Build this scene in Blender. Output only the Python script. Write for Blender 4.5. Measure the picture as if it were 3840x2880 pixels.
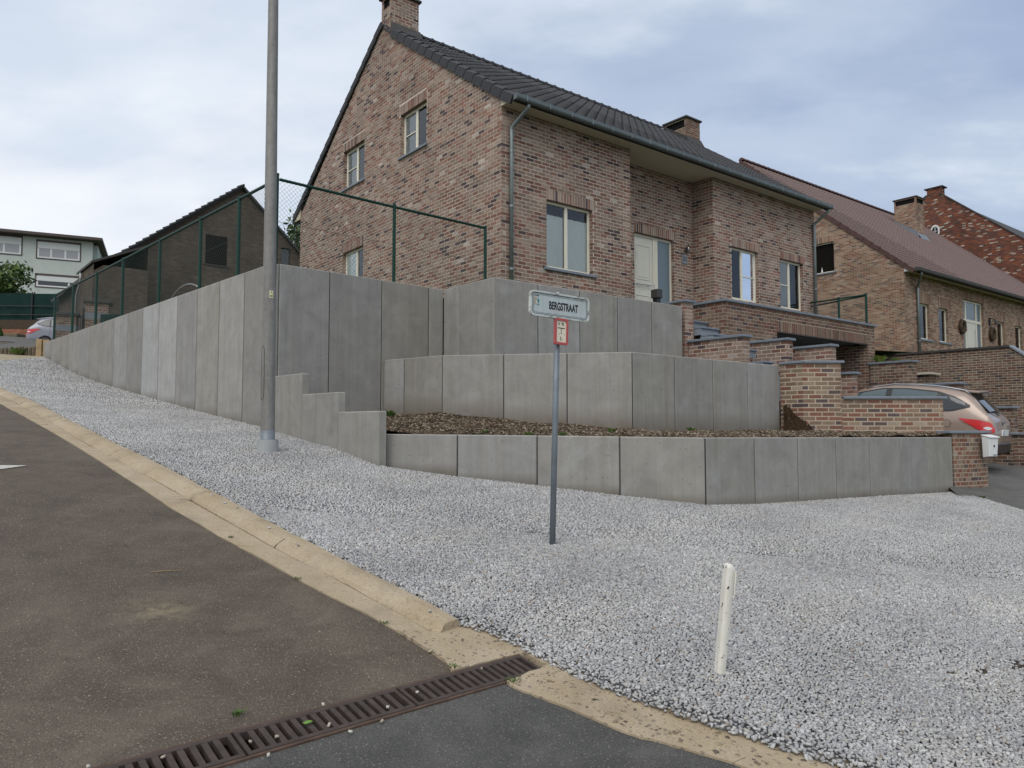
import bpy, bmesh, math, random
import numpy as np
from mathutils import Vector, Matrix
from mathutils.geometry import delaunay_2d_cdt
for o in list(bpy.data.objects): bpy.data.objects.remove(o)
random.seed(11); rng = np.random.default_rng(11)
S = bpy.context.scene; COL = S.collection
R = math.radians
# ---------------------------------------------------------------- camera (eye is the origin; ground is about 1.7 m below it)
cd = bpy.data.cameras.new('camera'); cam = bpy.data.objects.new('camera', cd); COL.objects.link(cam)
cd.lens = 26.074; cd.sensor_width = 36; cd.sensor_fit = 'HORIZONTAL'; cd.clip_start = .05; cd.clip_end = 2000
cam.location = (0, 0, 0); cam.rotation_euler = (math.pi/2 + .058456, 0, 0)
S.camera = cam; S.render.resolution_x = 1024; S.render.resolution_y = 768
# ---------------------------------------------------------------- sky, sun, exposure (overcast daylight)
SUN = Vector((-.25, -.75, .95)).normalized()
W = bpy.data.worlds.new('World'); S.world = W; W.use_nodes = True
nt = W.node_tree; nt.nodes.clear()
def wn(t, **k):
    n = nt.nodes.new(t)
    for a, b in k.items(): setattr(n, a, b)
    return n
out = wn('ShaderNodeOutputWorld'); bg = wn('ShaderNodeBackground'); sky = wn('ShaderNodeTexSky', sky_type='NISHITA')
sky.sun_disc = False; sky.sun_elevation = math.asin(SUN.z); sky.sun_rotation = math.atan2(SUN.x, SUN.y); sky.dust_density = 2.0
tc = wn('ShaderNodeTexCoord'); sep = wn('ShaderNodeSeparateXYZ'); nt.links.new(tc.outputs['Generated'], sep.inputs[0])
mx = wn('ShaderNodeMath', operation='MAXIMUM'); mx.inputs[1].default_value = 0.0; nt.links.new(sep.outputs['Z'], mx.inputs[0])
ad = wn('ShaderNodeMath', operation='ADD'); ad.inputs[1].default_value = .28; nt.links.new(mx.outputs[0], ad.inputs[0])
dv = wn('ShaderNodeVectorMath', operation='DIVIDE'); nt.links.new(tc.outputs['Generated'], dv.inputs[0])
cb = wn('ShaderNodeCombineXYZ')
for i in range(3): nt.links.new(ad.outputs[0], cb.inputs[i])
nt.links.new(cb.outputs[0], dv.inputs[1])
mp = wn('ShaderNodeMapping'); mp.inputs['Location'].default_value = (3.55, 1.2, 0); mp.inputs['Rotation'].default_value = (0, 0, R(28)); mp.inputs['Scale'].default_value = (.72, 1.25, .25)
nt.links.new(dv.outputs[0], mp.inputs[0])
def wnoise(scale, detail, rough):
    n = wn('ShaderNodeTexNoise'); n.inputs['Scale'].default_value = scale; n.inputs['Detail'].default_value = detail; n.inputs['Roughness'].default_value = rough
    nt.links.new(mp.outputs[0], n.inputs['Vector']); return n
n1 = wnoise(1.05, 7, .52); n2 = wnoise(2.8, 5, .5)
def wramp(src, stops):
    r = wn('ShaderNodeValToRGB'); r.color_ramp.interpolation = 'EASE'
    while len(r.color_ramp.elements) < len(stops): r.color_ramp.elements.new(.5)
    for e, (p, c) in zip(r.color_ramp.elements, stops): e.position = p; e.color = (*c, 1)
    nt.links.new(src, r.inputs[0]); return r
# thinner, brighter cloud towards the veiled sun
dp_ = wn('ShaderNodeVectorMath', operation='DOT_PRODUCT'); nt.links.new(tc.outputs['Generated'], dp_.inputs[0]); dp_.inputs[1].default_value = Vector((-.80, -.55, .25))
ml = wn('ShaderNodeMath', operation='MULTIPLY_ADD'); nt.links.new(dp_.outputs['Value'], ml.inputs[0]); ml.inputs[1].default_value = .30; nt.links.new(n1.outputs['Fac'], ml.inputs[2])
cl = wramp(ml.outputs[0], [(.18, (.27, .34, .475)), (.29, (.38, .445, .555)), (.38, (.57, .62, .69)), (.47, (.67, .695, .735))])
dt = wramp(n2.outputs['Fac'], [(.3, (.86, .885, .925)), (.7, (1.06, 1.05, 1.03))])
mm = wn('ShaderNodeMix', data_type='RGBA', blend_type='MULTIPLY'); mm.inputs[0].default_value = 1
nt.links.new(cl.outputs[0], mm.inputs[6]); nt.links.new(dt.outputs[0], mm.inputs[7])
sc = wn('ShaderNodeVectorMath', operation='SCALE'); sc.inputs['Scale'].default_value = .09; nt.links.new(sky.outputs[0], sc.inputs[0])
mk = wn('ShaderNodeMix', data_type='RGBA'); mk.inputs[0].default_value = .9
nt.links.new(sc.outputs[0], mk.inputs[6]); nt.links.new(mm.outputs[2], mk.inputs[7])
nt.links.new(mk.outputs[2], bg.inputs[0]); bg.inputs[1].default_value = 1.0; nt.links.new(bg.outputs[0], out.inputs[0])
ld = bpy.data.lights.new('sun', 'SUN'); ld.energy = 1.25; ld.angle = R(50); ld.color = (1, .97, .93)
lo = bpy.data.objects.new('sun', ld); COL.objects.link(lo); lo.rotation_euler = SUN.to_track_quat('Z', 'Y').to_euler(); lo.location = (-20, -20, 40)
S.view_settings.view_transform = 'Standard'; S.view_settings.look = 'None'; S.view_settings.exposure = 0.50; S.view_settings.gamma = 1
S.view_settings.use_curve_mapping = False
S.render.engine = 'CYCLES'
# ---------------------------------------------------------------- materials
MATS = {}
class NB:
    def __init__(s, m): s.t = m.node_tree; s.t.nodes.clear()
    def n(s, ty, ins=None, **k):
        x = s.t.nodes.new(ty)
        for a, b in k.items(): setattr(x, a, b)
        for a, b in (ins or {}).items():
            if isinstance(b, tuple) and len(b) == 2 and hasattr(b[0], 'outputs'): s.t.links.new(b[0].outputs[b[1]], x.inputs[a])
            elif hasattr(b, 'outputs'): s.t.links.new(b.outputs[0], x.inputs[a])
            else: x.inputs[a].default_value = b
        return x
    def noise(s, scale, detail=4, rough=.55, vec=None, dist=0.0):
        i = {'Scale': scale, 'Detail': detail, 'Roughness': rough, 'Distortion': dist}
        if vec: i['Vector'] = vec
        return s.n('ShaderNodeTexNoise', i)
    def ramp(s, src, stops, interp='LINEAR'):
        r = s.n('ShaderNodeValToRGB', {0: src}); e = r.color_ramp; e.interpolation = interp
        while len(e.elements) < len(stops): e.elements.new(.5)
        for el, (p, c) in zip(e.elements, stops):
            el.position = p; c = c if isinstance(c, tuple) else (c, c, c); el.color = (*c, 1)
        return r
    def mix(s, fac, a, b, mode='MIX'):
        x = s.n('ShaderNodeMix', data_type='RGBA', blend_type=mode)
        for i, val in ((0, fac), (6, a), (7, b)):
            if isinstance(val, tuple) and len(val) == 2 and hasattr(val[0], 'outputs'): s.t.links.new(val[0].outputs[val[1]], x.inputs[i])
            elif hasattr(val, 'outputs'): s.t.links.new(val.outputs[2] if val.bl_idname == 'ShaderNodeMix' else val.outputs[0], x.inputs[i])
            else: x.inputs[i].default_value = (*val, 1) if isinstance(val, tuple) and len(val) == 3 else val
        return x
    def objvec(s, scale=(1, 1, 1), rnd=True):
        t = s.n('ShaderNodeTexCoord'); m = s.n('ShaderNodeMapping', {'Vector': (t, 'Object'), 'Scale': scale})
        if rnd:
            o = s.n('ShaderNodeObjectInfo'); k = s.n('ShaderNodeMath', {0: (o, 'Random'), 1: 37.0}, operation='MULTIPLY'); s.t.links.new(k.outputs[0], m.inputs['Location'])
        return m
    def world(s, scale=(1, 1, 1)):
        g = s.n('ShaderNodeNewGeometry'); return s.n('ShaderNodeMapping', {'Vector': (g, 'Position'), 'Scale': scale})
    def out(s, col, rough=.8, spec=.3, metal=0.0, bump=None, bstr=.3, bdist=.01, **k):
        p = s.n('ShaderNodeBsdfPrincipled', {'Roughness': rough, 'Metallic': metal, 'Specular IOR Level': spec})
        for a, b in k.items(): p.inputs[a.replace('_', ' ')].default_value = b
        if hasattr(col, 'outputs'): s.t.links.new(col.outputs[2] if col.bl_idname == 'ShaderNodeMix' else col.outputs[0], p.inputs['Base Color'])
        else: p.inputs['Base Color'].default_value = (*col, 1)
        if bump is not None:
            b = s.n('ShaderNodeBump', {'Height': bump, 'Strength': bstr, 'Distance': bdist}); s.t.links.new(b.outputs[0], p.inputs['Normal'])
        o = s.n('ShaderNodeOutputMaterial'); s.t.links.new(p.outputs[0], o.inputs[0]); return p
def newmat(name):
    m = bpy.data.materials.new(name); m.use_nodes = True; MATS[name] = m; return NB(m)
def simple(name, col, rough=.6, spec=.4, metal=0.0, var=.12, scale=6.0, bstr=.0, **k):
    b = newmat(name); v = b.objvec(); n = b.noise(scale, 5, .6, v)
    c = b.mix(1.0, col, b.ramp(n, [(.25, 1 - var), (.75, 1 + var)]), 'MULTIPLY')
    b.out(c, rough, spec, metal, n if bstr else None, bstr, **k)
def vcol(name, rough=.85, var=.22, scale=28.0, bstr=.35, spec=.2, stain=.25, world=True):
    b = newmat(name); a = b.n('ShaderNodeAttribute', attribute_name='Col'); v = b.world() if world else b.objvec()
    n = b.noise(scale, 5, .65, v); n2 = b.noise(.9, 4, .6, v)
    c = b.mix(1.0, (a, 'Color'), b.ramp(n, [(.25, 1 - var), (.75, 1 + var)]), 'MULTIPLY')
    c = b.mix(1.0, c, b.ramp(n2, [(.3, 1 - stain), (.62, 1.0 + stain*.25)]), 'MULTIPLY')
    if name == 'brick': c = b.mix(b.ramp(b.noise(2.6, 6, .7, v, .6), [(.64, 0.0), (.80, .28)]), c, (.36, .315, .275))
    b.out(c, rough, spec, bump=n, bstr=bstr, bdist=.006)
vcol('brick', .9, .25, 34, .5); vcol('stone', .85, .16, 55, .3, .25, .16); vcol('leaf', .6, .2, 20, .1, .3, .2); vcol('paintcol', .5, .06, 9, 0.02, .4, .08)
def mortar(name, col):
    b = newmat(name); v = b.world(); n = b.noise(45, 5, .7, v); n2 = b.noise(.8, 4, .6, v)
    c = b.mix(1.0, col, b.ramp(n, [(.25, .84), (.75, 1.12)]), 'MULTIPLY'); c = b.mix(1.0, c, b.ramp(n2, [(.3, .78), (.65, 1.04)]), 'MULTIPLY')
    b.out(c, .95, .15, bump=n, bstr=.5, bdist=.006)
mortar('mortar_pale', (.60, .515, .435)); mortar('mortar_tan', (.42, .36, .28)); mortar('mortar_dark', (.11, .085, .07)); mortar('mortar_ochre', (.44, .33, .24))
# concrete panels: each panel its own tone, vertical run marks, a muddy foot and blotches
b = newmat('concrete'); oi = b.n('ShaderNodeObjectInfo'); v = b.objvec((1, 1, 1)); vs = b.objvec((11, 11, .35)); at = b.n('ShaderNodeAttribute', attribute_name='Foot')
n = b.noise(3.0, 6, .6, v, .6); st = b.noise(1.2, 5, .7, vs); fine = b.noise(90, 4, .6, v); bl = b.noise(1.1, 4, .55, v, 1.0)
base = b.ramp((oi, 'Random'), [(0, (.245, .232, .205)), (.3, (.272, .264, .243)), (.55, (.240, .234, .219)), (.8, (.292, .288, .276)), (1, (.252, .241, .216))])
base = b.mix(1.0, base, (oi, 'Color'), 'MULTIPLY'); c = b.mix(1.0, base, b.ramp(n, [(.3, .86), (.7, 1.12)]), 'MULTIPLY')
c = b.mix(1.0, c, b.ramp(st, [(.34, .91), (.52, 1.0), (.70, 1.07)]), 'MULTIPLY')
c = b.mix(1.0, c, b.ramp(fine, [(.3, .95), (.7, 1.05)]), 'MULTIPLY')
st2 = b.noise(1.0, 5, .7, b.objvec((6, 6, .18))); c = b.mix(b.ramp(st2, [(.54, 0.0), (.74, .45)]), c, (.185, .155, .118))
c = b.mix(b.ramp(bl, [(.60, 0.0), (.72, .38)]), c, (.36, .365, .37))
fm = b.n('ShaderNodeMath', {0: (at, 'Fac'), 1: b.ramp(n, [(.3, .35), (.65, 1.0)])}, operation='MULTIPLY')
c = b.mix(fm, c, (.115, .09, .062))
pit = b.ramp(b.noise(26, 2, .4, v), [(.70, 0.0), (.74, 1.0)]); c = b.mix(pit, c, (.17, .165, .15))
b.out(c, .8, .25, bump=fine, bstr=.12, bdist=.004)
# asphalt
def asphalt(name, dark, mid, stone, dust, sp=150, spec=.25):
    b = newmat(name); v = b.world(); n = b.noise(.75, 6, .62, v); n2 = b.noise(3.5, 6, .6, v, .4); f = b.noise(sp, 3, .7, v)
    vo = b.n('ShaderNodeTexVoronoi', {'Vector': v, 'Scale': 85.0, 'Randomness': 1.0}); vo2 = b.n('ShaderNodeTexVoronoi', {'Vector': v, 'Scale': 110.0})
    c = b.mix(b.ramp(n, [(.25, .25), (.75, .85)]), dark, mid)
    c = b.mix(1.0, c, b.ramp(f, [(.28, .42), (.72, 1.58)]), 'MULTIPLY'); c = b.mix(1.0, c, b.ramp(n2, [(.3, .80), (.7, 1.22)]), 'MULTIPLY')
    sel = b.n('ShaderNodeMath', {0: b.n('ShaderNodeMath', {0: (vo, 'Distance'), 1: .30}, operation='LESS_THAN'), 1: b.ramp((vo, 'Color'), [(.66, 0.0), (.74, 1.0)])}, operation='MULTIPLY')
    c = b.mix(b.n('ShaderNodeMath', {0: sel, 1: .55}, operation='MULTIPLY'), c, b.mix((vo2, 'Color'), stone, (.33, .30, .24)))
    dm = b.ramp(b.noise(1.4, 7, .7, v, .8), [(.50, 0.0), (.78, .6)]); c = b.mix(dm, c, dust)
    cr = b.n('ShaderNodeTexVoronoi', {'Vector': b.mix(.12, v, (b.noise(2.2, 4, .6, v), 'Color')), 'Scale': .75}, feature='DISTANCE_TO_EDGE', voronoi_dimensions='2D'); ck = b.n('ShaderNodeMath', {0: b.ramp((cr, 'Distance'), [(.0, 1.0), (.010, 0.0)]), 1: b.ramp(b.noise(.9, 3, .5, v), [(.50, 0.0), (.62, .75)])}, operation='MULTIPLY'); c = b.mix(ck, c, (.02, .018, .016))
    if name == 'asphalt_old':      # pale sand spill on the road
        ds_ = b.n('ShaderNodeVectorMath', {0: b.n('ShaderNodeMapping', {'Vector': v, 'Location': (2.02*2.4, -4.30*3.4, 0), 'Scale': (2.4, 3.4, 0)}), 1: (0, 0, 0)}, operation='DISTANCE'); sm = b.n('ShaderNodeMath', {0: b.ramp((ds_, 'Value'), [(.0, .8), (.75, 0.0)]), 1: b.ramp(b.noise(14, 5, .7, v), [(.35, 0.0), (.6, 1.0)])}, operation='MULTIPLY'); c = b.mix(sm, c, (.24, .195, .13))
    h = b.n('ShaderNodeMath', {0: f, 1: (vo, 'Distance')}, operation='SUBTRACT')
    b.out(c, .88, spec, bump=h, bstr=.7, bdist=.006)
asphalt('asphalt_old', (.070, .056, .044), (.106, .086, .066), (.26, .22, .16), (.165, .143, .110))
asphalt('asphalt_new', (.058, .057, .053), (.082, .080, .075), (.15, .145, .135), (.13, .125, .113), 170)
asphalt('asphalt_drive', (.085, .083, .078), (.115, .112, .104), (.14, .135, .12), (.14, .135, .12))
# yellowish kerb concrete with exposed pebbles and dark pits
b = newmat('kerb_concrete'); v = b.world(); n = b.noise(2.2, 6, .6, v); f = b.noise(70, 4, .7, v); at = b.n('ShaderNodeAttribute', attribute_name='Worn')
c = b.mix(b.ramp(n, [(.3, 0.0), (.7, 1.0)]), (.30, .235, .150), (.38, .318, .230)); c = b.mix(1.0, c, b.ramp(f, [(.25, .80), (.75, 1.18)]), 'MULTIPLY')
vo = b.n('ShaderNodeTexVoronoi', {'Vector': v, 'Scale': 30.0}); sel = b.n('ShaderNodeMath', {0: (vo, 'Distance'), 1: .34}, operation='LESS_THAN')
sel = b.n('ShaderNodeMath', {0: sel, 1: b.ramp((vo, 'Color'), [(.62, 0.0), (.66, .8)])}, operation='MULTIPLY'); sel = b.n('ShaderNodeMath', {0: sel, 1: (at, 'Fac')}, operation='MULTIPLY')
c = b.mix(sel, c, (.15, .12, .10)); c = b.mix(b.ramp(b.noise(1.7, 6, .65, v, .7), [(.50, 0.0), (.72, .62)]), c, (.185, .15, .108))
pits = b.ramp(b.noise(55, 2, .5, v), [(.66, 0.0), (.70, .7)]); c = b.mix(pits, c, (.13, .105, .08))
b.out(c, .92, .2, bump=f, bstr=.6, bdist=.006)
# gravel bed seen between and beyond the modelled stones
b = newmat('gravel_bed'); v = b.world(); vo = b.n('ShaderNodeTexVoronoi', {'Vector': v, 'Scale': 46.0}); vo.feature = 'F1'
c = b.ramp((vo, 'Color'), [(0, (.22, .22, .23)), (.5, (.34, .34, .35)), (1, (.46, .455, .45))]); e = b.ramp((vo, 'Distance'), [(.3, 1.0), (.75, .55)])
c = b.mix(1.0, c, e, 'MULTIPLY'); b.out(c, .9, .2, bump=e, bstr=1.0, bdist=.02)
b = newmat('soil'); v = b.world(); n = b.noise(9, 6, .65, v); f = b.noise(60, 4, .7, v)
c = b.mix(b.ramp(n, [(.3, 0.0), (.7, 1.0)]), (.060, .043, .029), (.135, .105, .075)); c = b.mix(1.0, c, b.ramp(f, [(.25, .55), (.75, 1.4)]), 'MULTIPLY'); b.out(c, .95, .1, bump=f, bstr=1.0, bdist=.03)
b = newmat('soil_dark'); v = b.world(); n = b.noise(22, 6, .7, v); c = b.ramp(n, [(.3, (.020, .013, .008)), (.7, (.062, .040, .022))]); b.out(c, .95, .1, bump=n, bstr=1.0, bdist=.04)
b = newmat('grass_ground'); v = b.world(); n = b.noise(1.5, 6, .65, v); c = b.ramp(n, [(.3, (.05, .075, .025)), (.7, (.10, .12, .05))]); b.out(c, .95, .1)
b = newmat('sandy_path'); v = b.world(); n = b.noise(4, 6, .65, v); c = b.ramp(n, [(.3, (.24, .20, .14)), (.7, (.34, .29, .21))]); b.out(c, .95, .1, bump=n)
# metals, plastics, paint
simple('galvanised', (.33, .34, .34), .5, .5, .55, .22, 5, .05)
b = newmat('lamp_metal'); v = b.objvec((6, 6, .9), False); v2 = b.objvec((1, 1, 1), False); n = b.noise(1.6, 6, .65, v); n2 = b.noise(14, 5, .65, v2)
c = b.mix(b.ramp(n, [(.3, 0.0), (.7, 1.0)]), (.165, .158, .145), (.25, .245, .235)); c = b.mix(1.0, c, b.ramp(n2, [(.3, .86), (.7, 1.14)]), 'MULTIPLY'); b.out(c, .6, .4, .25, bump=n2, bstr=.06)
simple('pole_grey', (.155, .178, .20), .5, .5, .25, .2, 7, .05); simple('zinc', (.20, .225, .225), .45, .5, .6, .2, 3, .03); simple('zinc_dark', (.115, .135, .135), .45, .5, .5, .15, 3, .03)
simple('fence_green', (.004, .036, .026), .5, .25, 0, .15, 6); simple('fence_wire', (.035, .055, .047), .5, .5, .2, .1, 6)
simple('roof_black', (.040, .041, .045), .62, .18, 0, .22, 9, .05); simple('roof_red', (.135, .096, .090), .75, .3, 0, .2, 9, .05); simple('roof_red_dark', (.080, .042, .038), .7, .3, 0, .2, 9); simple('slate_dark', (.05, .048, .046), .7, .3, 0, .2, 9)
simple('cream_pvc', (.66, .62, .51), .45, .45, 0, .05, 4); simple('white_pvc', (.62, .63, .63), .45, .45, 0, .05, 4); simple('door_cream', (.60, .58, .50), .45, .45, 0, .05, 4); simple('soffit_cream', (.52, .46, .33), .6, .35, 0, .06, 3)
simple('bluestone', (.165, .19, .225), .6, .4, 0, .16, 8, .1); simple('bluestone_pale', (.205, .23, .265), .6, .4, 0, .14, 8, .1); simple('black_plastic', (.015, .015, .017), .45, .4, 0, .1, 5)
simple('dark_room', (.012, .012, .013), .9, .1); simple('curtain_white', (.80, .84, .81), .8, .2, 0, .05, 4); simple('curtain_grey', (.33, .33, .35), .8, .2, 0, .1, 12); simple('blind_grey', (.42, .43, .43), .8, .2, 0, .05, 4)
simple('render_green', (.44, .475, .445), .85, .2, 0, .06, 1.2, .05); simple('shutter_white', (.56, .58, .57), .6, .3, 0, .05, 3); simple('trim_brown', (.075, .058, .052), .6, .3, 0, .1, 4)
simple('net_green', (.012, .032, .028), .9, .1, 0, .25, 3); simple('wood_log', (.135, .112, .080), .9, .15, 0, .35, 9, .3); simple('wood_post', (.30, .22, .13), .9, .15, 0, .3, 9, .3); simple('bark', (.07, .052, .038), .95, .1, 0, .3, 12, .5)
simple('white_enamel', (.66, .67, .66), .35, .5, 0, .05, 5); simple('print_black', (.012, .012, .013), .5, .3); simple('print_teal', (.01, .23, .24), .5, .3); simple('print_tan', (.36, .30, .22), .5, .3); simple('print_blue', (.02, .08, .40), .4, .4)
simple('sign_red', (.40, .075, .075), .45, .4, 0, .12, 8); simple('sign_cream', (.66, .61, .48), .5, .4, 0, .06, 6); simple('sticker', (.62, .60, .38), .5, .3); simple('steel', (.45, .45, .45), .25, .5, 1.0, .05, 5); simple('pipe_grey', (.33, .34, .34), .5, .4, 0, .1, 5)
simple('road_paint', (.42, .41, .37), .8, .2, 0, .25, 22); simple('rust_iron', (.062, .047, .041), .7, .35, .35, .35, 16, .35); simple('rust_frame', (.085, .055, .040), .8, .3, .2, .35, 16, .35); simple('iron_and_shade_dark', (.008, .007, .006), .95, .1)
simple('tyre', (.014, .014, .014), .85, .2); simple('rim', (.30, .31, .32), .35, .5, .8); simple('rim_dark', (.06, .06, .065), .4, .5, .6); simple('trim_black', (.012, .012, .013), .35, .5); simple('lamp_clear', (.62, .60, .60), .2, .6); simple('cream_slab', (.46, .43, .36), .8, .2, 0, .12, 6, .2)
def paint(name, col, metal=.35):
    b = newmat(name); p = b.out(col, .38, .5, metal); p.inputs['Coat Weight'].default_value = .7; p.inputs['Coat Roughness'].default_value = .06
paint('car_bronze', (.31, .235, .19), .3); paint('car_silver', (.19, .20, .235)); paint('lamp_red', (.52, .012, .016), 0.0)
b = newmat('sign_white'); v = b.objvec((1, 1, 1), False); n = b.noise(7, 6, .65, v); s2 = b.objvec((18, 18, 2.0), False); st = b.noise(1.5, 5, .7, s2)
c = b.mix(b.ramp(n, [(.42, 0.0), (.75, .5)]), (.44, .50, .51), (.36, .37, .33)); c = b.mix(1.0, c, b.ramp(st, [(.3, .86), (.7, 1.06)]), 'MULTIPLY'); b.out(c, .45, .4)
b = newmat('sign_rim'); v = b.objvec((1, 1, 1), False); n = b.noise(16, 6, .7, v); c = b.mix(b.ramp(n, [(.48, 0.0), (.66, .85)]), (.50, .53, .51), (.085, .085, .05)); b.out(c, .5, .4)
b = newmat('post_white'); v = b.objvec((1, 1, .55), False); n = b.noise(38, 5, .62, v); d = b.noise(5, 5, .6, v)
c = b.mix(b.ramp(d, [(.35, 0.0), (.75, 1.0)]), (.66, .64, .58), (.52, .50, .41)); c = b.mix(b.ramp(n, [(.625, 0.0), (.64, 1.0)]), c, (.045, .035, .025)); b.out(c, .55, .4, bump=n, bstr=.25)
b = newmat('glass'); fr = b.n('ShaderNodeFresnel', {'IOR': 1.55}); fa = b.n('ShaderNodeMath', {0: fr, 1: .02}, operation='ADD'); tr = b.n('ShaderNodeBsdfTransparent', {0: (.95, .97, .97, 1)}); gl = b.n('ShaderNodeBsdfGlossy', {'Roughness': .02, 'Color': (.85, .9, .95, 1)})
mxs = b.n('ShaderNodeMixShader', {0: fa, 1: tr, 2: gl}); b.n('ShaderNodeOutputMaterial', {0: mxs})
b = newmat('glass_frosted'); b.out((.13, .175, .20), .22, .6)
b = newmat('glass_dark'); b.out((.018, .024, .028), .04, .7)
b = newmat('glass_tint'); b.out((.07, .10, .11), .05, .7)
# ---------------------------------------------------------------- mesh helpers
class MB:
    def __init__(s): s.v = []; s.f = []; s.c = []; s.a = []
    def add(s, vs, fs, col=(1, 1, 1)):
        o = len(s.v); s.v += [tuple(p) for p in vs]; s.f += [tuple(i + o for i in f) for f in fs]; s.c += [col]*len(fs)
    def quad(s, a, b, c, d, col=(1, 1, 1)): s.add([a, b, c, d], [(0, 1, 2, 3)], col)
    def box(s, x0, x1, y0, y1, z0, z1, col=(1, 1, 1)):
        s.add([(x0, y0, z0), (x1, y0, z0), (x1, y1, z0), (x0, y1, z0), (x0, y0, z1), (x1, y0, z1), (x1, y1, z1), (x0, y1, z1)],
              [(0, 3, 2, 1), (4, 5, 6, 7), (0, 1, 5, 4), (1, 2, 6, 5), (2, 3, 7, 6), (3, 0, 4, 7)], col)
    def prism(s, poly, h0, h1, fn, col=(1, 1, 1)):
        n = len(poly); s.add([fn(p, h0) for p in poly] + [fn(p, h1) for p in poly], [tuple(range(n))[::-1], tuple(range(n, 2*n))] + [(i, (i+1) % n, n + (i+1) % n, n + i) for i in range(n)], col)
    def tube(s, pts, r, n=8, col=(1, 1, 1), cap=True):
        pts = [Vector(p) for p in pts]; rs = r if isinstance(r, (list, tuple)) else [r]*len(pts); o = len(s.v)
        up = None
        for i, p in enumerate(pts):
            d = (pts[min(i+1, len(pts)-1)] - pts[max(i-1, 0)]).normalized()
            if up is None: up = Vector((0, 0, 1)) if abs(d.z) < .9 else Vector((1, 0, 0))
            x = d.cross(up).normalized(); up = x.cross(d).normalized()
            s.v += [tuple(p + (x*math.cos(2*math.pi*k/n) + up*math.sin(2*math.pi*k/n))*rs[i]) for k in range(n)]
        for i in range(len(pts)-1):
            for k in range(n): s.f.append((o+i*n+k, o+i*n+(k+1) % n, o+(i+1)*n+(k+1) % n, o+(i+1)*n+k)); s.c.append(col)
        if cap:
            s.f.append(tuple(o+k for k in range(n))[::-1]); s.c.append(col); e = o+(len(pts)-1)*n; s.f.append(tuple(e+k for k in range(n))); s.c.append(col)
    def mesh(s, name, off=(0, 0, 0)):
        m = bpy.data.meshes.new(name); ox, oy, oz = off
        m.from_pydata([(x-ox, y-oy, z-oz) for x, y, z in s.v], [], s.f)
        ca = m.color_attributes.new('Col', 'FLOAT_COLOR', 'CORNER'); tot = np.array([len(f) for f in s.f], dtype=np.int32)
        if len(s.f): ca.data.foreach_set('color', np.repeat(np.c_[np.array(s.c, dtype=np.float32).reshape(-1, 3), np.ones(len(s.f), np.float32)], tot, axis=0).ravel())
        return m
    def build(s, name, mat, parent=None, smooth=False, bevel=0, off=None, rec=True):
        o = off if off is not None else (tuple(parent['_o']) if parent is not None and '_o' in parent else (0, 0, 0))
        m = s.mesh(name, o)
        if rec or bevel:
            bm = bmesh.new(); bm.from_mesh(m)
            if bevel: bmesh.ops.bevel(bm, geom=[e for e in bm.edges if e.calc_face_angle(0) > .5], offset=bevel, segments=1, affect='EDGES', clamp_overlap=True)
            if rec: bmesh.ops.recalc_face_normals(bm, faces=bm.faces)
            bm.to_mesh(m); bm.free()
        m.materials.append(MATS[mat])
        if smooth: m.polygons.foreach_set('use_smooth', [True]*len(m.polygons))
        return link(name, m, parent)
def link(name, data, parent=None):
    o = bpy.data.objects.new(name, data); COL.objects.link(o)
    if parent is not None:
        o.parent = parent
        if '_o' in parent: o['_o'] = list(parent['_o'])
    return o
def tag(o, label, cat=None, group=None, kind=None):
    if label: o['label'] = label
    if cat: o['category'] = cat
    if group: o['group'] = group
    if kind: o['kind'] = kind
    return o
def struct(o): o['kind'] = 'structure'; return o
def thing(name, label, cat, base, frame=None, group=None):
    """Empty at the thing's base; parts are written in the frame's coordinates (u, v, z) and stored relative to the base"""
    e = link(name, None); e['_o'] = list(base); e.empty_display_size = .3
    if frame: e.location = frame.w(*base); e.rotation_euler = (0, 0, frame.a)
    else: e.location = base
    return tag(e, label, cat, group)
class Frame:
    def __init__(s, x, y, deg): s.x, s.y, s.a = x, y, R(deg); s.c, s.s = math.cos(s.a), math.sin(s.a)
    def w(s, u, v, z): return (s.x + u*s.c - v*s.s, s.y + u*s.s + v*s.c, z)
    def l(s, x, y): x -= s.x; y -= s.y; return (x*s.c + y*s.s, -x*s.s + y*s.c)
WF = Frame(0, 0, 0); HF = Frame(-.204, 14.3, 38.3); NF = Frame(15.23, 28.5, 37.5)
def inpoly(x, y, poly):
    r = False; n = len(poly)
    for i in range(n):
        (x1, y1), (x2, y2) = poly[i], poly[i-1]
        if (y1 > y) != (y2 > y) and x < (x2-x1)*(y-y1)/(y2-y1)+x1: r = not r
    return r
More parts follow.
